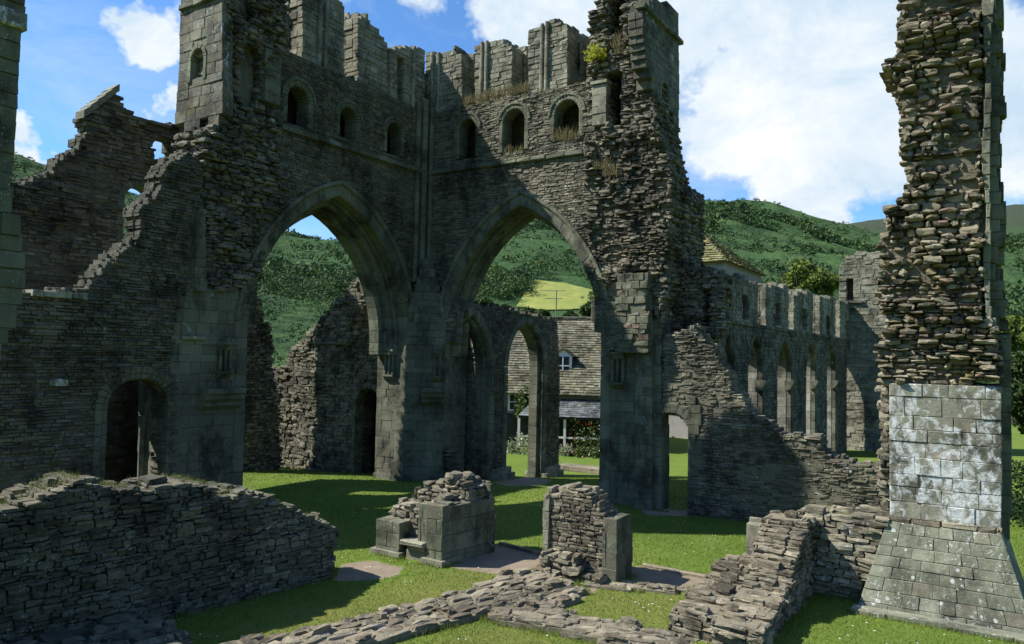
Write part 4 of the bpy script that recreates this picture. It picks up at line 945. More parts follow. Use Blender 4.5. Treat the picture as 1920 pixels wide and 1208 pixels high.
# ------------------------------------------------------------------ great pillar at right
FP = Fr((6.35, 13.75), DB)
t = thing('great_pillar', 'towering broken rubble pillar on a white-lichened dressed base, right of the picture', 'pillar', (7.5, 13.6, 0))
mb = MB(); sp_ = [(1650, 720), (1640, 700), (1652, 688), (1636, 664), (1640, 650), (1658, 645), (1656, 600), (1642, 545), (1646, 512), (1660, 508), (1640, 462), (1642, 446), (1658, 438), (1655, 384), (1692, 378), (1696, 350), (1698, 320), (1690, 280), (1690, 235), (1686, 157), (1672, 143), (1652, 132), (1655, 124), (1680, 108), (1688, 60), (1684, 0), (1682, -140), (1844, -140), (1844, 590), (1872, 612), (1878, 720)]
masonry(mb, FP, [FP.poly(sp_)], T=1.5, bulge=bul(.17, 1.6, 1.8, 71, .42), **dict(ROUGH, ch=(.035, .13), sw=(.08, .36), prot=.085, jit=.026, edge=.06, orange=.03, rnd=.22))
mb.build('rubble_shaft', M['pil'], t)
mb = MB(); masonry(mb, FP, [FP.poly([(1832, -140), (1862, -140), (1864, 10), (1860, 40), (1857, 80), (1859, 200), (1856, 330), (1858, 460), (1857, 580), (1874, 616), (1850, 610), (1842, 500), (1850, 400), (1840, 300), (1848, 150)])], T=1.4, top=False, **dict(ASH, sw=(.14, .3), ch=(.12, .32), edge=.006, prot=.012, jit=.008))
fPs = Fr(tuple(FP.W([[FP.uz(1878, 700)[0]+.0, .12, 0]])[0][:2]), (.60, .80)); u1_ = fPs.uz(1897, 700)[0]
masonry(mb, FP.off(.35), [FP.off(.35).poly([(1870, 1010), (1874, 618), (1896, 620), (1898, 985)])], T=1.0, ends=False, **dict(ASH, sw=(.15, .3), ch=(.3, .5)))
mb.build('corner_shaft', M['ash'], t)
mb = MB(); fa_ = FP.off(-.06); masonry(mb, fa_, [fa_.poly([(1668, 968), (1667, 716), (1700, 712), (1878, 716), (1878, 985)])], T=1.3, **dict(ASH, ch=(.24, .36), sw=(.32, .62), prot=.012, jit=.006))
mb.build('dressed_face', M['lich'], t)
mb = MB(); masonry(mb, FP, [FP.poly([(1640, 980), (1652, 940), (1646, 860), (1658, 800), (1640, 760), (1650, 705), (1672, 705), (1672, 980)])], T=1.3, **dict(ROUGH, prot=.05, ch=(.1, .2))); mb.build('broken_edge', M['low'], t)
zb1 = fa_.uz(1668, 975)[1]; sh = .42; fb_ = Fr(tuple(fa_.W([[0, -.06, 0]])[0][:2]), DB, zb1, sh)
base_l = ground(1600, 1131); 
mb = MB(); ua = fb_.uz(1664, 978)[0]; ub = fb_.uz(1878, 990)[0]
# battered foot: trace bottom corners on the sheared plane at ground level
fbg = Fr(tuple(fb_.W([[0, 0, 0]])[0][:2]), DB); ul = fbg.uz(1602, 1128)[0]; ur = fbg.uz(1925, 1188)[0]
fb_ = FrT(fb_.P, DB, zb1, .24).trap(3.0, ul, ua, ur+.15, ub, zb1)
masonry(mb, fb_, [[(0, -.05), (0, zb1), (3.0, zb1), (3.0, -.05)]], T=1.6, top=False, **dict(ASH, ch=(.15, .24), sw=(.3, .62), prot=.010, jit=.005, zmin=-.05))
mb.build('battered_base', M['bat'], t)
mb = MB(); masonry(mb, fbg.off(-.07), [[(ul-.05, -.08), (ul-.05, .07), (ur+.5, .07), (ur+.5, -.08)]], T=.3, ch=(.15, .15), sw=(.5, 1.0), jit=.008, depth=.3, ends=False, top=False); mb.build('plinth', M['bat'], t)
mb = MB(); wallcap(mb, fa_, [(ua-.02, zb1+.03), (ub, zb1+.03)], .3, th=.10, proud=.05, jit=.02, sw=(.2, .6)); mb.build('string_course', M['low'], t)
LAWN_GAPS.append(([tuple(fbg.W([[a, b, 0]])[0][:2]) for a, b in ((ul-.06, -.08), (ur+.5, -.08), (ur+.5, 2), (ul-.06, 2))], 0, 0))

# ------------------------------------------------------------------ things seen through the left arch
fT = Fr((-5.8, 27.9), DB); t = thing('transept_wall', 'rubble wall with a round-topped dark doorway, seen through the left arch', 'wall', (-7, 28, 0))
mb = MB(); td = win(fT, 663, 714, 728, 890)
tpz = [(430, 900), (430, 690), (500, 688), (512, 700), (536, 682), (545, 655), (560, 642), (578, 640), (575, 622), (598, 608), (606, 590), (630, 560), (648, 556), (668, 525), (690, 505), (720, 490), (760, 490), (760, 900)]
pts = fT.poly(tpz); pts[0] = (pts[0][0], -.3); pts[-1] = (pts[-1][0], -.3)
masonry(mb, fT, [pts, hole(td[0], .12, -.4)], T=1.0, topz=.5, bulge=lambda u, z: (bul(.04, 1, 1, 5)(u, z) if z < 4.6 else bul(.22, 1, 1, 6)(u, z)), **dict(RUB, ch=(.09, .17), sw=(.18, .45), prot=.04, jit=.02, kind='rock', rnd=.1, edge=.05))
mb.build('wall', M['rub'], t)
mb = MB(); voussoirs(mb, fT, td[0], 0, .2, -.02, .4, 6, -.2, .3); mb.build('doorway_arch', M['ash'], t)
mb = MB(); z_ = fT.uz(620, 643)[1]; wallcap(mb, fT, [(fT.uz(575, 640)[0], z_), (fT.uz(662, 640)[0], z_)], .3, th=.12, proud=.08); mb.build('string_course', M['ash'], t)
mb = MB(); ua, ub = fT.uz(645, 800)[0], fT.uz(745, 800)[0]; mb.box(fT, ua, ub, 2.7, 3.0, -.6, 4); mb.box(fT, ua-.3, ua, 1.02, 3.0, -.6, 4); mb.box(fT, ub, ub+.3, 1.02, 3.0, -.6, 4); mb.box(fT, ua-.3, ub+.3, 1.02, 3.0, 3.95, 4.2); mb.build('doorway_dark_box', M['rubA'], t)  # closed box with roof, added behind the doorway to keep it dark
mb = MB(); fo = Fr((-12.3, 28.6), (1, 0)); masonry(mb, Fr((-12.3, 26.9), (1, 0)), [[(0, -.8), (1.5, -.8), (1.4, 8), (1.2, 11.6), (.5, 12.4), (0, 11)]], T=2.0, **dict(ROUGH, ch=(.14, .26), sw=(.2, .6), prot=.05, back=True)); mb.build('unseen_shade_pier', M['rough'], t)  # unseen tall pier, added to cast shade on the transept wall
fW = Fr((-9.4, 26.6), (.6, .8)); mb = MB()
mb2 = Fr((-8.2, 28.6), DA, flip=True); pts = mb2.poly([(440, 900), (455, 570), (470, 545), (490, 560), (498, 600), (512, 620), (516, 660), (512, 700), (525, 740), (530, 900)]); pts[0] = (pts[0][0], -.3); pts[-1] = (pts[-1][0], -.3)
masonry(mb, mb2, [pts], T=1.6, topz=.5, **dict(ROUGH, prot=.05)); o = mb.build('wall_fragment', M['rough']); tag(o, 'tall dark ragged wall fragment at the left edge inside the left arch', 'wall')

# battered wall and near arcade seen through the right arch
fV = fBoff(1.7); mb = MB(); pts = fV.poly([(770, 905), (770, 540), (868, 560), (870, 590), (874, 619), (883, 691), (894, 766), (901, 830), (908, 905)]); pts[0] = (pts[0][0], -.5); pts[-1] = (pts[-1][0], -.5)
masonry(mb, fV, [pts], T=.25, ends=False, **dict(RUB, prot=.008, jit=.01)); o = mb.build('sloping_wall', M['rub']); tag(o, 'plain wall with a sloping right edge standing behind the central pier', 'wall')
fN = Fr((1.95, 31.0), (.541, .841)); t = thing('nave_arcade', 'two-arched arcade stub in front of the cottage, seen through the right arch', 'arcade', (1, 29, -.4))
a2 = arch_pts(fN.uz(953, 700)[0], fN.uz(1018, 700)[0], fN.uz(985, 688)[1], fN.uz(985, 606)[1]); a1 = arch_pts(fN.uz(846, 700)[0], fN.uz(918, 700)[0], fN.uz(885, 690)[1], fN.uz(885, 592)[1])
pts = fN.poly([(866, 900), (866, 566), (885, 570), (905, 574), (940, 577), (965, 583), (1000, 592), (1040, 600), (1046, 610), (1050, 700), (1048, 900)]); pts[0] = (pts[0][0], -.8); pts[-1] = (pts[-1][0], -.8)
mb = MB(); masonry(mb, fN, [pts, [(max(q[0], fN.uz(866.5, 700)[0]), q[1]) for q in hole(a1, .28, -.9)], hole(a2, .28, -.9)], T=.55, topz=.8, **RUB); mb.build('wall', M['rubA'], t)
for a_ in (a1, a2):
    mb = MB(); cut = lambda u, z: u > fN.uz(872, 700)[0]; voussoirs(mb, fN, a_, 0, .3, -.03, .2, 9, -.7, .3, roll=.04, only=cut); voussoirs(mb, fN, a_, -.1, .3, .15, .56, 9, -.7, .3, roll=.04, only=cut); mb.build('arch_moulding', M['ash'], t)
for px in (938, 1033):
    u_ = fN.uz(px, 890)[0]; zg = T1(*fN.W([[u_, 0, 0]])[0][:2]); mb = MB(); mb.box(fN, u_-.75, u_+.6, -.25, .75, zg-.1, zg+.22, (.5, .2, 0)); mb.box(fN, u_-.62, u_+.5, -.15, .68, zg+.2, zg+.42, (.8, .2, 0)); mb.build('pier_base', M['ashl'], t)
corbel(fN, 925, 692, 735, .4, .25, t)

# far arcade to the right
fM = Fr((8.9, 27.0), (.541, .841)); t = thing('nave_arcade', 'long receding arcade of tall pointed arches with clerestory stubs, at right', 'arcade', (11, 30, -.4))
pr = [(1352, 1376), (1402, 1431), (1457, 1484), (1511, 1529), (1550, 1567), (1587, 1603)]
arcs = []
for x0, x1 in pr: arcs.append(arch_pts(fM.uz(x0, 700)[0], fM.uz(x1, 700)[0], 3.55, 5.0))
uE = fM.uz(1656, 700)[0]; uS = fM.uz(1346, 700)[0]; ZT = 5.4
mb = MB(); masonry(mb, fM, [[(uS, -.9), (uS, ZT), (uE, ZT), (uE, -.9)]]+[hole(a, .2, -1) for a in arcs], T=.75, bulge=bul(.04, .6, .6, 91), **dict(RUB, ch=(.1, .18), sw=(.2, .5)))
mb.build('wall', M['rubA'], t)
for i, a_ in enumerate(arcs):
    mb = MB(); voussoirs(mb, fM, a_, 0, .22, -.03, .2, 8, -.8, .4, roll=.04); mb.build('arch_moulding', M['rubA'], t); mb = MB(); voussoirs(mb, fM, a_, -.02, .22, .16, .76, 8, -.8, .4, roll=.04); mb.build('arch_moulding', M['pale'], t)  # inner ring gets the lighter stone that imitates sun on the reveals
    u_ = fM.uz(pr[i][1], 716)[0]; zc = fM.uz(pr[i][1], 714)[1]; mb = MB(); prism(mb, fM, [(.2, zc), (-.14, zc), (-.14, zc-.1), (0, zc-.35), (.2, zc-.4)], u_-.28, u_+.1); mb.build('corbel', M['ash'], t)
stl = [[(1370, 519), (1400, 521), (1412, 528), (1422, 536)], [(1436, 537), (1460, 536), (1479, 538)], [(1489, 551), (1508, 549), (1525, 548)], [(1537, 556), (1550, 557), (1566, 560)], [(1575, 563), (1603, 570)]]
for q in stl:
    mb = MB(); u0 = fM.uz(*q[0])[0]; u1 = fM.uz(*q[-1])[0]; um = (u0+u1)/2; w = (u1-u0)
    masonry(mb, fM, [[(u0, ZT)]+fM.poly(q)+[(u1, ZT)], [(um-.10*w, ZT+.1), (um-.10*w, ZT+1.0), (um+.13*w, ZT+1.0), (um+.13*w, ZT+.1)]], T=.8, topz=.4, **dict(RUB, ch=(.1, .18), sw=(.15, .4)))
    mb.box(fM, u0+.2, u1-.2, .55, .75, ZT, ZT+1.0); o = mb.build('clerestory_pier', M['ashl'], t)
mb = MB(); wallcap(mb, fM, [(uS, ZT), (uE, ZT)], .4, th=.12, proud=.07); mb.build('string_course', M['rough'], t)
# west tower remnant
fU = Fr((18.2, 42.6), DB); mb = MB(); pts = fU.poly([(1572, 800), (1573, 502), (1585, 484), (1605, 476), (1630, 474), (1690, 472), (1720, 800)]); hz = fU.poly([(1587, 562), (1587, 520), (1600, 518), (1600, 562)])
pts[0] = (pts[0][0], -.8); pts[-1] = (pts[-1][0], -.8)
masonry(mb, fU, [pts, hz], T=2.0, topz=.8, **dict(RUB, ch=(.14, .24), sw=(.25, .6), prot=.03)); mb.box(fU, fU.uz(1580, 500)[0], fU.uz(1610, 500)[0], .9, 1.2, 5, 9)
t2 = thing('west_tower_ruin', 'ruined square tower stump with a narrow window, left of the great pillar', 'tower', (17, 38, -.6)); mb.build('wall', M['ashl'], t2)
mb = MB(); u_, z_ = fU.uz(1606, 564); prism(mb, fU, [(0, z_), (-.15, z_), (-.15, z_-.12), (0, z_-.25)], fU.uz(1575, 560)[0], fU.uz(1618, 560)[0]); mb.build('string_course', M['ash'], t2)

# ------------------------------------------------------------------ church tower with the mossy pyramid roof
def tiled(mb, A, B, C, D, rows, tw=(.25, .45), th=.03, ov=1.25):
    """rows of tiles on quad A,B (eave) C,D (ridge, above B and A)"""
    A, B, C, D = map(np.array, (A, B, C, D)); n = np.cross(B-A, D-A+(C-B)*.001); n = n/np.linalg.norm(n); n = n if n[2] > 0 else -n
    V = []; Fq = []; T_ = []
    for r in range(rows):
        t0, t1 = r/rows, min(1, (r+ov)/rows); a0 = A+(D-A)*t0; b0 = B+(C-B)*t0; a1 = A+(D-A)*t1; b1 = B+(C-B)*t1
        L = np.linalg.norm(b0-a0); s = U_(-.2, 0)
        while s < L:
            w = U_(*tw); s0, s1 = max(0, s)/max(L, .01), min(L, s+w-.012)/max(L, .01)
            if s1 > s0:
                lift = th*(1+U_(0, .8)); dn = (a0-a1)*U_(0, .12)
                k = len(V); p = [a0+(b0-a0)*s0+dn, a0+(b0-a0)*s1+dn, a1+(b1-a1)*s1, a1+(b1-a1)*s0]
                V += [p[0]+n*lift*2, p[1]+n*lift*2, p[2]+n*.004, p[3]+n*.004, p[0]+n*lift*.6, p[1]+n*lift*.6, p[2]-n*.01, p[3]-n*.01]
                Fq += [[k, k+1, k+2, k+3], [k+4, k+5, k+1, k], [k+4, k, k+3, k+7], [k+5, k+6, k+2, k+1]]; T_ += [(R_(), R_(), 0)]*8
            s += w
    if V: mb.raw(np.array(V), np.array(Fq), np.array(T_))
    mb.raw(np.array([A, B, C, D])-n*.02, [[0, 1, 2, 3]], (.4, .4, .5))
cn = np.array([12.5, 45.0]); d1 = np.array(DB); d2 = np.array([.541, .841]); zE = 10.05
P0 = cn; P1 = cn-d1*6.2; P2 = cn-d1*6.2+d2*8.2; P3 = cn+d2*8.2; ap = (P0+P2)/2
t = thing('church_tower', 'low square tower with a mossy yellow pyramid roof behind the right pier', 'tower', (*ap, -.6))
mb = MB(); fc = Fr(tuple(P1), DB); mb.box(fc, 0, 6.2, 0, 8.2, -1, zE, (.5, .5, 0)); mb.build('wall', M['render'], t)
mb = MB(); e3 = lambda p, o=.35: (*(ap+(p-ap)*(1+o/4)), zE-.1); A3 = (*ap, 12.75)
for a, b in ((P1, P0), (P0, P3), (P3, P2), (P2, P1)): tiled(mb, e3(a), e3(b), A3, A3, 16, (.3, .55), .035)
for a in (P0, P1, P3):
    q = np.array(e3(a)); A_ = np.array(A3)
    for k in range(14):
        c = q+(A_-q)*(k+.5)/14; S = np.array([[-.12, -.12, 0], [.12, -.12, 0], [.12, .12, 0], [-.12, .12, 0]]); V = np.concatenate([c+S-[0, 0, .06], c+S*.8+[0, 0, .09]]); mb.raw(V, [[0, 1, 5, 4], [1, 2, 6, 5], [2, 3, 7, 6], [3, 0, 4, 7], [4, 5, 6, 7]], (.9, R_()*.5, 0))
mb.build('roof', M['ytile'], t)
fq = Fr(tuple(P0), (.541, .841)); mb = MB(); bl = arch_pts(1.4, 3.6, 8.2, 9.3); voussoirs(mb, fq, bl, 0, .14, -.05, .05, 8, 7); mb.build('blind_arch', M['ashl'], t)

# ------------------------------------------------------------------ cottage
fH = Fr((-3.5, 41.0), (.985, -.17)); zg = -.62
t = thing('cottage', 'stone-roofed cottage with white dormers and a slate-roofed porch', 'cottage', (3, 41, zg))
mb = MB(); mb.box(fH, -2, 9.4, 0, 7, zg-.2, 2.35, (.5, .5, 0)); hw = mb.build('wall', M['render'], t)
mb = MB(); w_ = lambda u, v, z: tuple(fH.W([[u, v, z]])[0])
tiled(mb, w_(-2.2, -.4, 2.2), w_(9.6, -.4, 2.2), w_(9.6, 3.5, 6.35), w_(-2.2, 3.5, 6.35), 32, (.18, .36), .02)
tiled(mb, w_(-2.2, 7.4, 2.2), w_(9.6, 7.4, 2.2), w_(9.6, 3.5, 6.35), w_(-2.2, 3.5, 6.35), 12, (.5, .9), .035)
stones(mb, fH, [(u*.45-2, 3.5, 6.38, .215, .16, .07, R_(), R_(), 0) for u in range(26)], 'chip', .03, .01)
rf = mb.build('roof', M['tile'], t)
mb = MB(); u_ = fH.uz(1119, 590, 3.5)[0]; f3 = fH.off(3.2); masonry(mb, f3, [[(u_-.3, 5.8), (u_+.5, 5.8), (u_+.5, 7.4), (u_-.3, 7.4)]], T=.7, ch=(.08, .09), sw=(.2, .3), prot=.004, jit=.003, gap=.004, orange=.5); mb.build('chimney', M['ashl'], rf)
def window(fr, x0, x1, y0, y1, v, cols=2, rows=2, parent=t, name='window'):
    u0, za = fr.uz(x0, y0, v); u1, zb = fr.uz(x1, y1, v); f = fr.off(v); mb = MB(); mb.box(f, u0, u1, 0, .03, zb, za, (.5, .5, 0)); w = mb.build('window', M['glass'], parent)
    mb = MB(); b = .07
    for a in ((u0-.02, u0+b, za, zb), (u1-b, u1+.02, za, zb)): mb.box(f, a[0], a[1], -.04, .02, zb, za)
    for zz in (za-b, zb): mb.box(f, u0+b+.001, u1-b-.001, -.038, .02, zz, zz+b)
    for k in range(1, cols): uu = u0+(u1-u0)*k/cols; mb.box(f, uu-.025, uu+.025, -.03, .0, zb+b, za-b)
    for k in range(1, rows): zz = zb+(za-zb)*k/rows; mb.box(f, u0+b, u1-b, -.027, .001, zz-.022, zz+.022)
    mb.build('frame', M['white'], w); return w
window(fH, 954, 989, 737, 771, -.01, 3, 2); window(fH, 1123, 1146, 718, 746, -.02, 2, 2); window(fH, 880, 903, 698, 734, -.35, 2, 2)
def dormer(px, ytop, ybot, v, w):
    u, zt = fH.uz(px, ytop, v); _, zb = fH.uz(px, ybot, v); f = fH.off(v, u); mb = MB(); zw = zt-.35
    mb.box(f, -w/2, w/2, .06, 1.6, zb, zw, (.5, .5, 0)); d = mb.build('dormer', M['white'], t)
    mb = MB(); g = lambda a, b, c: tuple(f.W([[a, b, c]])[0])
    tiled(mb, g(-w/2-.12, 1.9, zw-.05), g(-w/2-.12, -.1, zw-.05), g(0, -.1, zt+.05), g(0, 1.9, zt+.05), 4, (.2, .35)); tiled(mb, g(w/2+.12, -.1, zw-.05), g(w/2+.12, 1.9, zw-.05), g(0, 1.9, zt+.05), g(0, -.1, zt+.05), 4, (.2, .35)); mb.build('dormer_roof', M['tile'], d)
    V = f.W([[-w/2, .02, zw], [w/2, .02, zw], [0, .02, zt]]); mb = MB(); mb.raw(V, [[0, 1, 2]], (.5, .5, 0)); mb.box(f, -w/2-.02, w/2+.02, 0, .06, zb, zw); mb.build('gable', M['white'], d)
    mb = MB(); mb.box(f, -w/2+.12, w/2-.12, -.03, .0, zb+.12, zw-.05); g_ = mb.build('pane', M['glass'], d); mb = MB()
    mb.box(f, -.03, .03, -.06, -.02, zb+.1, zw-.05); mb.box(f, -w/2+.1, w/2-.1, -.055, -.025, (zb+zw)/2-.02, (zb+zw)/2+.03); mb.build('glazing_bar', M['white'], d)
dormer(896, 648, 682, .9, .9); dormer(1056, 655, 705, .8, .9)
# porch
f4 = fH.off(-2.0); mb = MB(); ua = fH.uz(972, 785, -2)[0]; ub = 9.3
pa = lambda u, v, z: tuple(fH.W([[u, v, z]])[0]); ze = fH.uz(1080, 783, -2)[1]; zt2 = fH.uz(1080, 749, -.2)[1]
tiled(mb, pa(ua, -2.0, ze), pa(ub, -2.0, ze), pa(ub, -.05, zt2), pa(ua+.6, -.05, zt2), 10, (.18, .32), .012); tiled(mb, pa(ua, -.05, ze), pa(ua, -2.0, ze), pa(ua+.6, -.05, zt2), pa(ua+.6, -.05, zt2), 8, (.18, .3), .012)
pc = mb.build('porch_roof', M['slate'], t)
mb = MB(); mb.box(f4, ua, ub, .02, .08, ze-.12, ze-.02); mb.build('gutter', M['dark'], pc)
for px in (973, 1059, 1140): 
    mb = MB(); u_ = fH.uz(px, 800, -1.9)[0]; mb.box(fH, u_-.06, u_+.06, -1.95, -1.83, zg, ze-.1); mb.build('post', M['white'], t)
mb = MB(); u0 = fH.uz(975, 820, -1.9)[0]; zr = fH.uz(1080, 822, -1.9)[1]; mb.box(fH, u0, ub, -1.93, -1.85, zr-.04, zr+.05); mb.build('rail', M['white'], t)
mb = MB(); mb.box(fH, fH.uz(952, 800)[0]-.8, ub, -.06, -.02, zg, ze-.05); mb.build('porch_wall', M['dark'], t)
mb = MB(); u_ = fH.uz(1043, 600, 3.5)[0]; c = fH.W([[u_, 3.4, 0]])[0]; lathe(mb, c, [(.03, 6.2), (.03, 7.95)], 6)
for zz, L in ((7.9, .85), (7.45, .6)): 
    f = Fr((c[0], c[1]), (.97, -.2)); mb.box(f, -L*1.1, L*.6, -.015, .015, zz, zz+.03)
    for k in range(8): mb.box(f, -L*1.1+k*.22*L, -L*1.1+k*.22*L+.015, -.25, .25, zz+.01, zz+.022)
o = mb.build('television_aerial', M['metal']); tag(o, 'thin television aerial standing above the cottage roof ridge', 'aerial')
# garden
M['shrub'] = leaf_mat('shrub_leaves', (.035, .07, .02), (.10, .15, .04), (.16, .2, .07), .25)
M['palef'] = leaf_mat('pale_leaves', (.15, .2, .09), (.3, .34, .2), (.4, .42, .3), .3)
M['red'] = plain_mat('red_blossom', (.55, .02, .02)); M['cream'] = plain_mat('cream_blossom', (.75, .70, .55)); M['pink'] = plain_mat('pink_blossom', (.6, .25, .3))
gd = [(985, 830, .8, 1.1, 'palef', 'pale-leaved shrub at the left end of the porch', ('cream', 50)), (962, 836, .35, .5, 'palef', 'small pale shrub beside the porch post', None), (1092, 806, .9, 1.6, 'shrub', 'climbing rose in red bloom on the porch', ('red', 26)), (1115, 812, .8, 1.4, 'shrub', 'dark bush with cream blossom at the porch', ('cream', 36)),
      (1062, 836, .5, .5, 'palef', 'low silvery plant below the rail left of the others', None), (1085, 840, .6, .4, 'shrub', 'low green plant below the rail in the middle', ('pink', 20)), (1112, 842, .6, .45, 'shrub', 'low bush below the rail beside the big pier', ('cream', 22)), (1135, 842, .6, .5, 'shrub', 'low bush below the rail hidden partly by the pier', None)]
for px, py, r, h, m_, lb, fl in gd:
    u_ = fH.uz(px, py, -2.2 if py > 825 else -1.8)[0]; w = fH.W([[u_, -2.5 if py > 825 else -1.7, zg]])[0]; bush((w[0], w[1], zg if py > 825 else zg+.2), r, h, lb, M[m_], 700, .055, flowers=(M[fl[0]], fl[1]) if fl else None)
w = fH.W([[fH.uz(985, 720)[0], -.3, 0]])[0]; bush((w[0], w[1], 1.0), .5, 1.4, 'climber over the white window of the cottage', M['shrub'], 1400, .09, 'climbing_plant')
mb = MB(); g_ = ground(1088, 884); f = Fr((g_[0]-.6, g_[1]), DB); stones(mb, f, [(.6, .5, T1(*g_)+.06, 1.1, .5, .16, .7, .2, 0)], 'rock', 0, .02, .1); o = mb.build('stone_slab', M['foot']); tag(o, 'flat stone slab lying on the lawn behind the right arch', 'slab')

FEET += [([tuple(fL.W([[a, -.03, 0]])[0][:2]) for a in (0, 6)], 0, 0), ([tuple(fB.W([[a, -.04, 0]])[0][:2]) for a in (6.7, 15)], 0, 0), ([tuple(fA.W([[a, -.04, 0]])[0][:2]) for a in (7.2, 9.5)], 0, 0),
         ([tuple(fD.W([[a, -.1, 0]])[0][:2]) for a in (0, LD)], 0, 0), ([tuple(fY.W([[a, -.06, 0]])[0][:2]) for a in (0, 2)], 0, 0)]
def grassy(fr, u0, u1, zf, n, v0, v1, label, h=.1):
    mb = MB(); N = n; u = rng.uniform(u0, u1, N); v = rng.uniform(v0, v1, N); k = fbm(u*2.2+3, v*3+9, 33) > .47; u, v = u[k], v[k]
    z = np.array([zf(a) for a in u])-.02; N = len(u); hh = rng.uniform(.3, 1, N)*h; w = .005; l1 = rng.normal(0, .35, N)*hh; l2 = rng.normal(0, .35, N)*hh
    V = np.stack([fr.W(np.stack([u-w, v, z], 1)), fr.W(np.stack([u+w, v, z], 1)), fr.W(np.stack([u+l1, v+l2, z+hh], 1))], 1).reshape(-1, 3)
    mb.raw(V, np.arange(3*N).reshape(-1, 3), np.repeat(np.stack([rng.random(N), rng.random(N)*.7, rng.random(N)], 1), 3, 0)); o = mb.build('wall_top_grass', leaf_g); tag(o, label, 'grass', None, 'stuff')
leaf_g = leaf_mat('wall_grass', (.07, .12, .022), (.14, .19, .04), (.25, .22, .09), .3)
def ztop(fr, pts, extra=0):
    q = sorted(fr.poly(pts)); xs = [a for a, b in q]; zs = [b for a, b in q]; return lambda a: float(np.interp(a, xs, zs))+extra
grassy(fL, .2, 5.5, ztop(fL, lp[:-2], .03), 2600, .05, .9, 'thin grass growing in the broken top of the lower-left wall', .11)
grassy(fY, -.2, 1.5, lambda a: 1.45, 1500, .1, .9, 'thin grass growing on top of the L-shaped low wall', .09)
grassy(fA, .2, 6.6, lambda a: ZPAR+.02, 3000, -.02, .4, 'short grass growing along the ledge above the left arch', .13)
grassy(fB, 1.2, 6.3, lambda a: ZPAR+.02, 4000, -.02, .4, 'short grass growing along the ledge above the right arch', .15)
# ------------------------------------------------------------------ planting and hillside
M['tl'] = leaf_mat('tree_leaves', (.045, .085, .016), (.12, .17, .03), (.19, .22, .05), .25)
M['td'] = leaf_mat('dark_tree_leaves', (.018, .038, .014), (.05, .085, .024), (.08, .12, .03), .2)
tree(1512, 75, 488, 128, 'rounded sunlit yellow-green tree behind the far arcade', M['tl'], 16000, leaf=.2, squash=.75)
tree(1600, 88, 498, 60, 'small green tree between the round tree and the tower stump', M['tl'], 5000, leaf=.2)
tree(1945, 40, 612, 150, 'dark tree at the right edge behind the great pillar', M['td'], 12000, leaf=.13, squash=1.5)
tree(1905, 62, 588, 90, 'light green tree top at the right edge behind the dark tree', M['tl'], 7000, leaf=.17)
for k, (px, Y, ty, w, lb) in enumerate([(992, 110, 576, 40, 'left hedge tree below the bright field'), (1020, 105, 580, 30, 'second hedge tree below the bright field'), (1068, 108, 582, 36, 'third hedge tree below the bright field'), (1100, 100, 570, 30, 'right hedge tree below the bright field, beside the pier'), (950, 112, 570, 40, 'hedge tree behind the arcade top'), (905, 118, 556, 60, 'hedge tree above the sloping wall')]):
    tree(px, Y, ty, w, lb, M['td'], 2500, leaf=.22, group='hedge trees behind the cottage')
mb = MB(); n = 9000; hx = rng.uniform(0, 5, n); C = np.stack([13.2+hx*.9, 20.2-.25*hx+rng.uniform(-.5, .5, n), rng.random(n)**.8*1.7+.05*np.sin(hx*9)], 1); quads_cloud(mb, C, np.full(n, .05), np.stack([rng.random(n)*.5, rng.random(n)*.2, rng.random(n)], 1)); o = mb.build('hedge', M['td']); tag(o, 'dark clipped hedge behind the great pillar at the right edge', 'hedge')
FIELD = [p for p in (raycast(x, y) for x, y in [(968, 578), (985, 552), (1003, 528), (1060, 533), (1116, 548), (1122, 560), (1118, 582), (1060, 584), (1010, 584)]) if p]
FAZ = (min(math.atan2(*p) for p in FIELD)+.01, max(math.atan2(*p) for p in FIELD), max(math.hypot(*p) for p in FIELD))
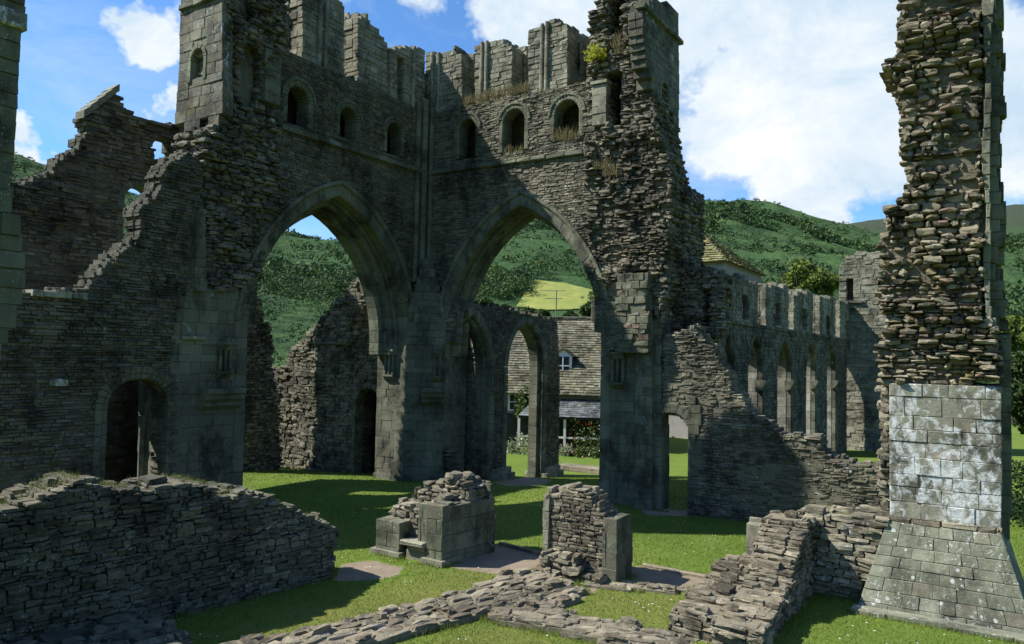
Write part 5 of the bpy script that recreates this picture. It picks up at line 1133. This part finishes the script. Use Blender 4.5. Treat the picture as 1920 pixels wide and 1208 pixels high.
def make_field():
    X0, X1 = min(p[0] for p in FIELD), max(p[0] for p in FIELD); Y0, Y1 = min(p[1] for p in FIELD), max(p[1] for p in FIELD)
    xs = np.linspace(X0, X1, 90); ys = np.linspace(Y0, Y1, 90); X, Y = np.meshgrid(xs, ys); Z = terrain(X, Y)+.25
    ins = pip((X[:-1, :-1]+X[1:, 1:])/2, (Y[:-1, :-1]+Y[1:, 1:])/2, FIELD); i, j = np.nonzero(ins); n = 90
    Fq = np.stack([i*n+j, i*n+j+1, (i+1)*n+j+1, (i+1)*n+j], 1); mb = MB(); mb.raw(np.stack([X, Y, Z], -1).reshape(-1, 3), Fq, (.5, .5, 0))
    o = mb.build('field', plain_mat('hay_field', (.25, .25, .055), (.13, .18, .035), .35, .95, 0, scl=(1, .35, 1)), smooth=True); tag(o, 'bright yellow-green hay field on the hillside', None, None, 'structure')
make_field(); make_woods()
# weeds on the ruin
M['dryg'] = leaf_mat('dry_weeds', (.08, .10, .03), (.19, .19, .08), (.20, .15, .08), .3); M['lime'] = leaf_mat('lime_leaves', (.25, .30, .03), (.40, .42, .05), (.5, .5, .08), .35)
weeds(fB, [fB.uz(x, 262) for x in (1050, 1064, 1078)], 'dry weeds sprouting on the sill of the right-hand small window', M['dryg'], 60, .42)
weeds(fB, [fB.uz(x, 286) for x in (950, 972)], 'thin weeds on the sill of the middle small window', M['dryg'], 22, .3)
weeds(fB, [fB.uz(x, 192-(x-880)*.22) for x in (880, 905, 930, 955, 975)], 'brown and green grass growing on the parapet ledge', M['dryg'], 70, .38, v=.05)
weeds(fB, [fB.uz(1155, 88), fB.uz(1163, 100)], 'reddish weeds in the upper hollow of the torn right end', M['dryg'], 60, .5, spread=.15)
weeds(fB, [fB.uz(1135, 318), fB.uz(1150, 330)], 'dry weeds halfway down the torn right end', M['dryg'], 45, .4, v=-.2)
w = fB.W([[fB.uz(1122, 112)[0], -.2, fB.uz(1122, 116)[1]]])[0]; bush(tuple(w), .34, .42, 'bright lime-green shrub growing high on the torn right end', M['lime'], 700, .035)
w = fB.W([[fB.uz(1152, 315)[0], -.2, 0]])[0]
make_blades()
bpy.context.view_layer.update()
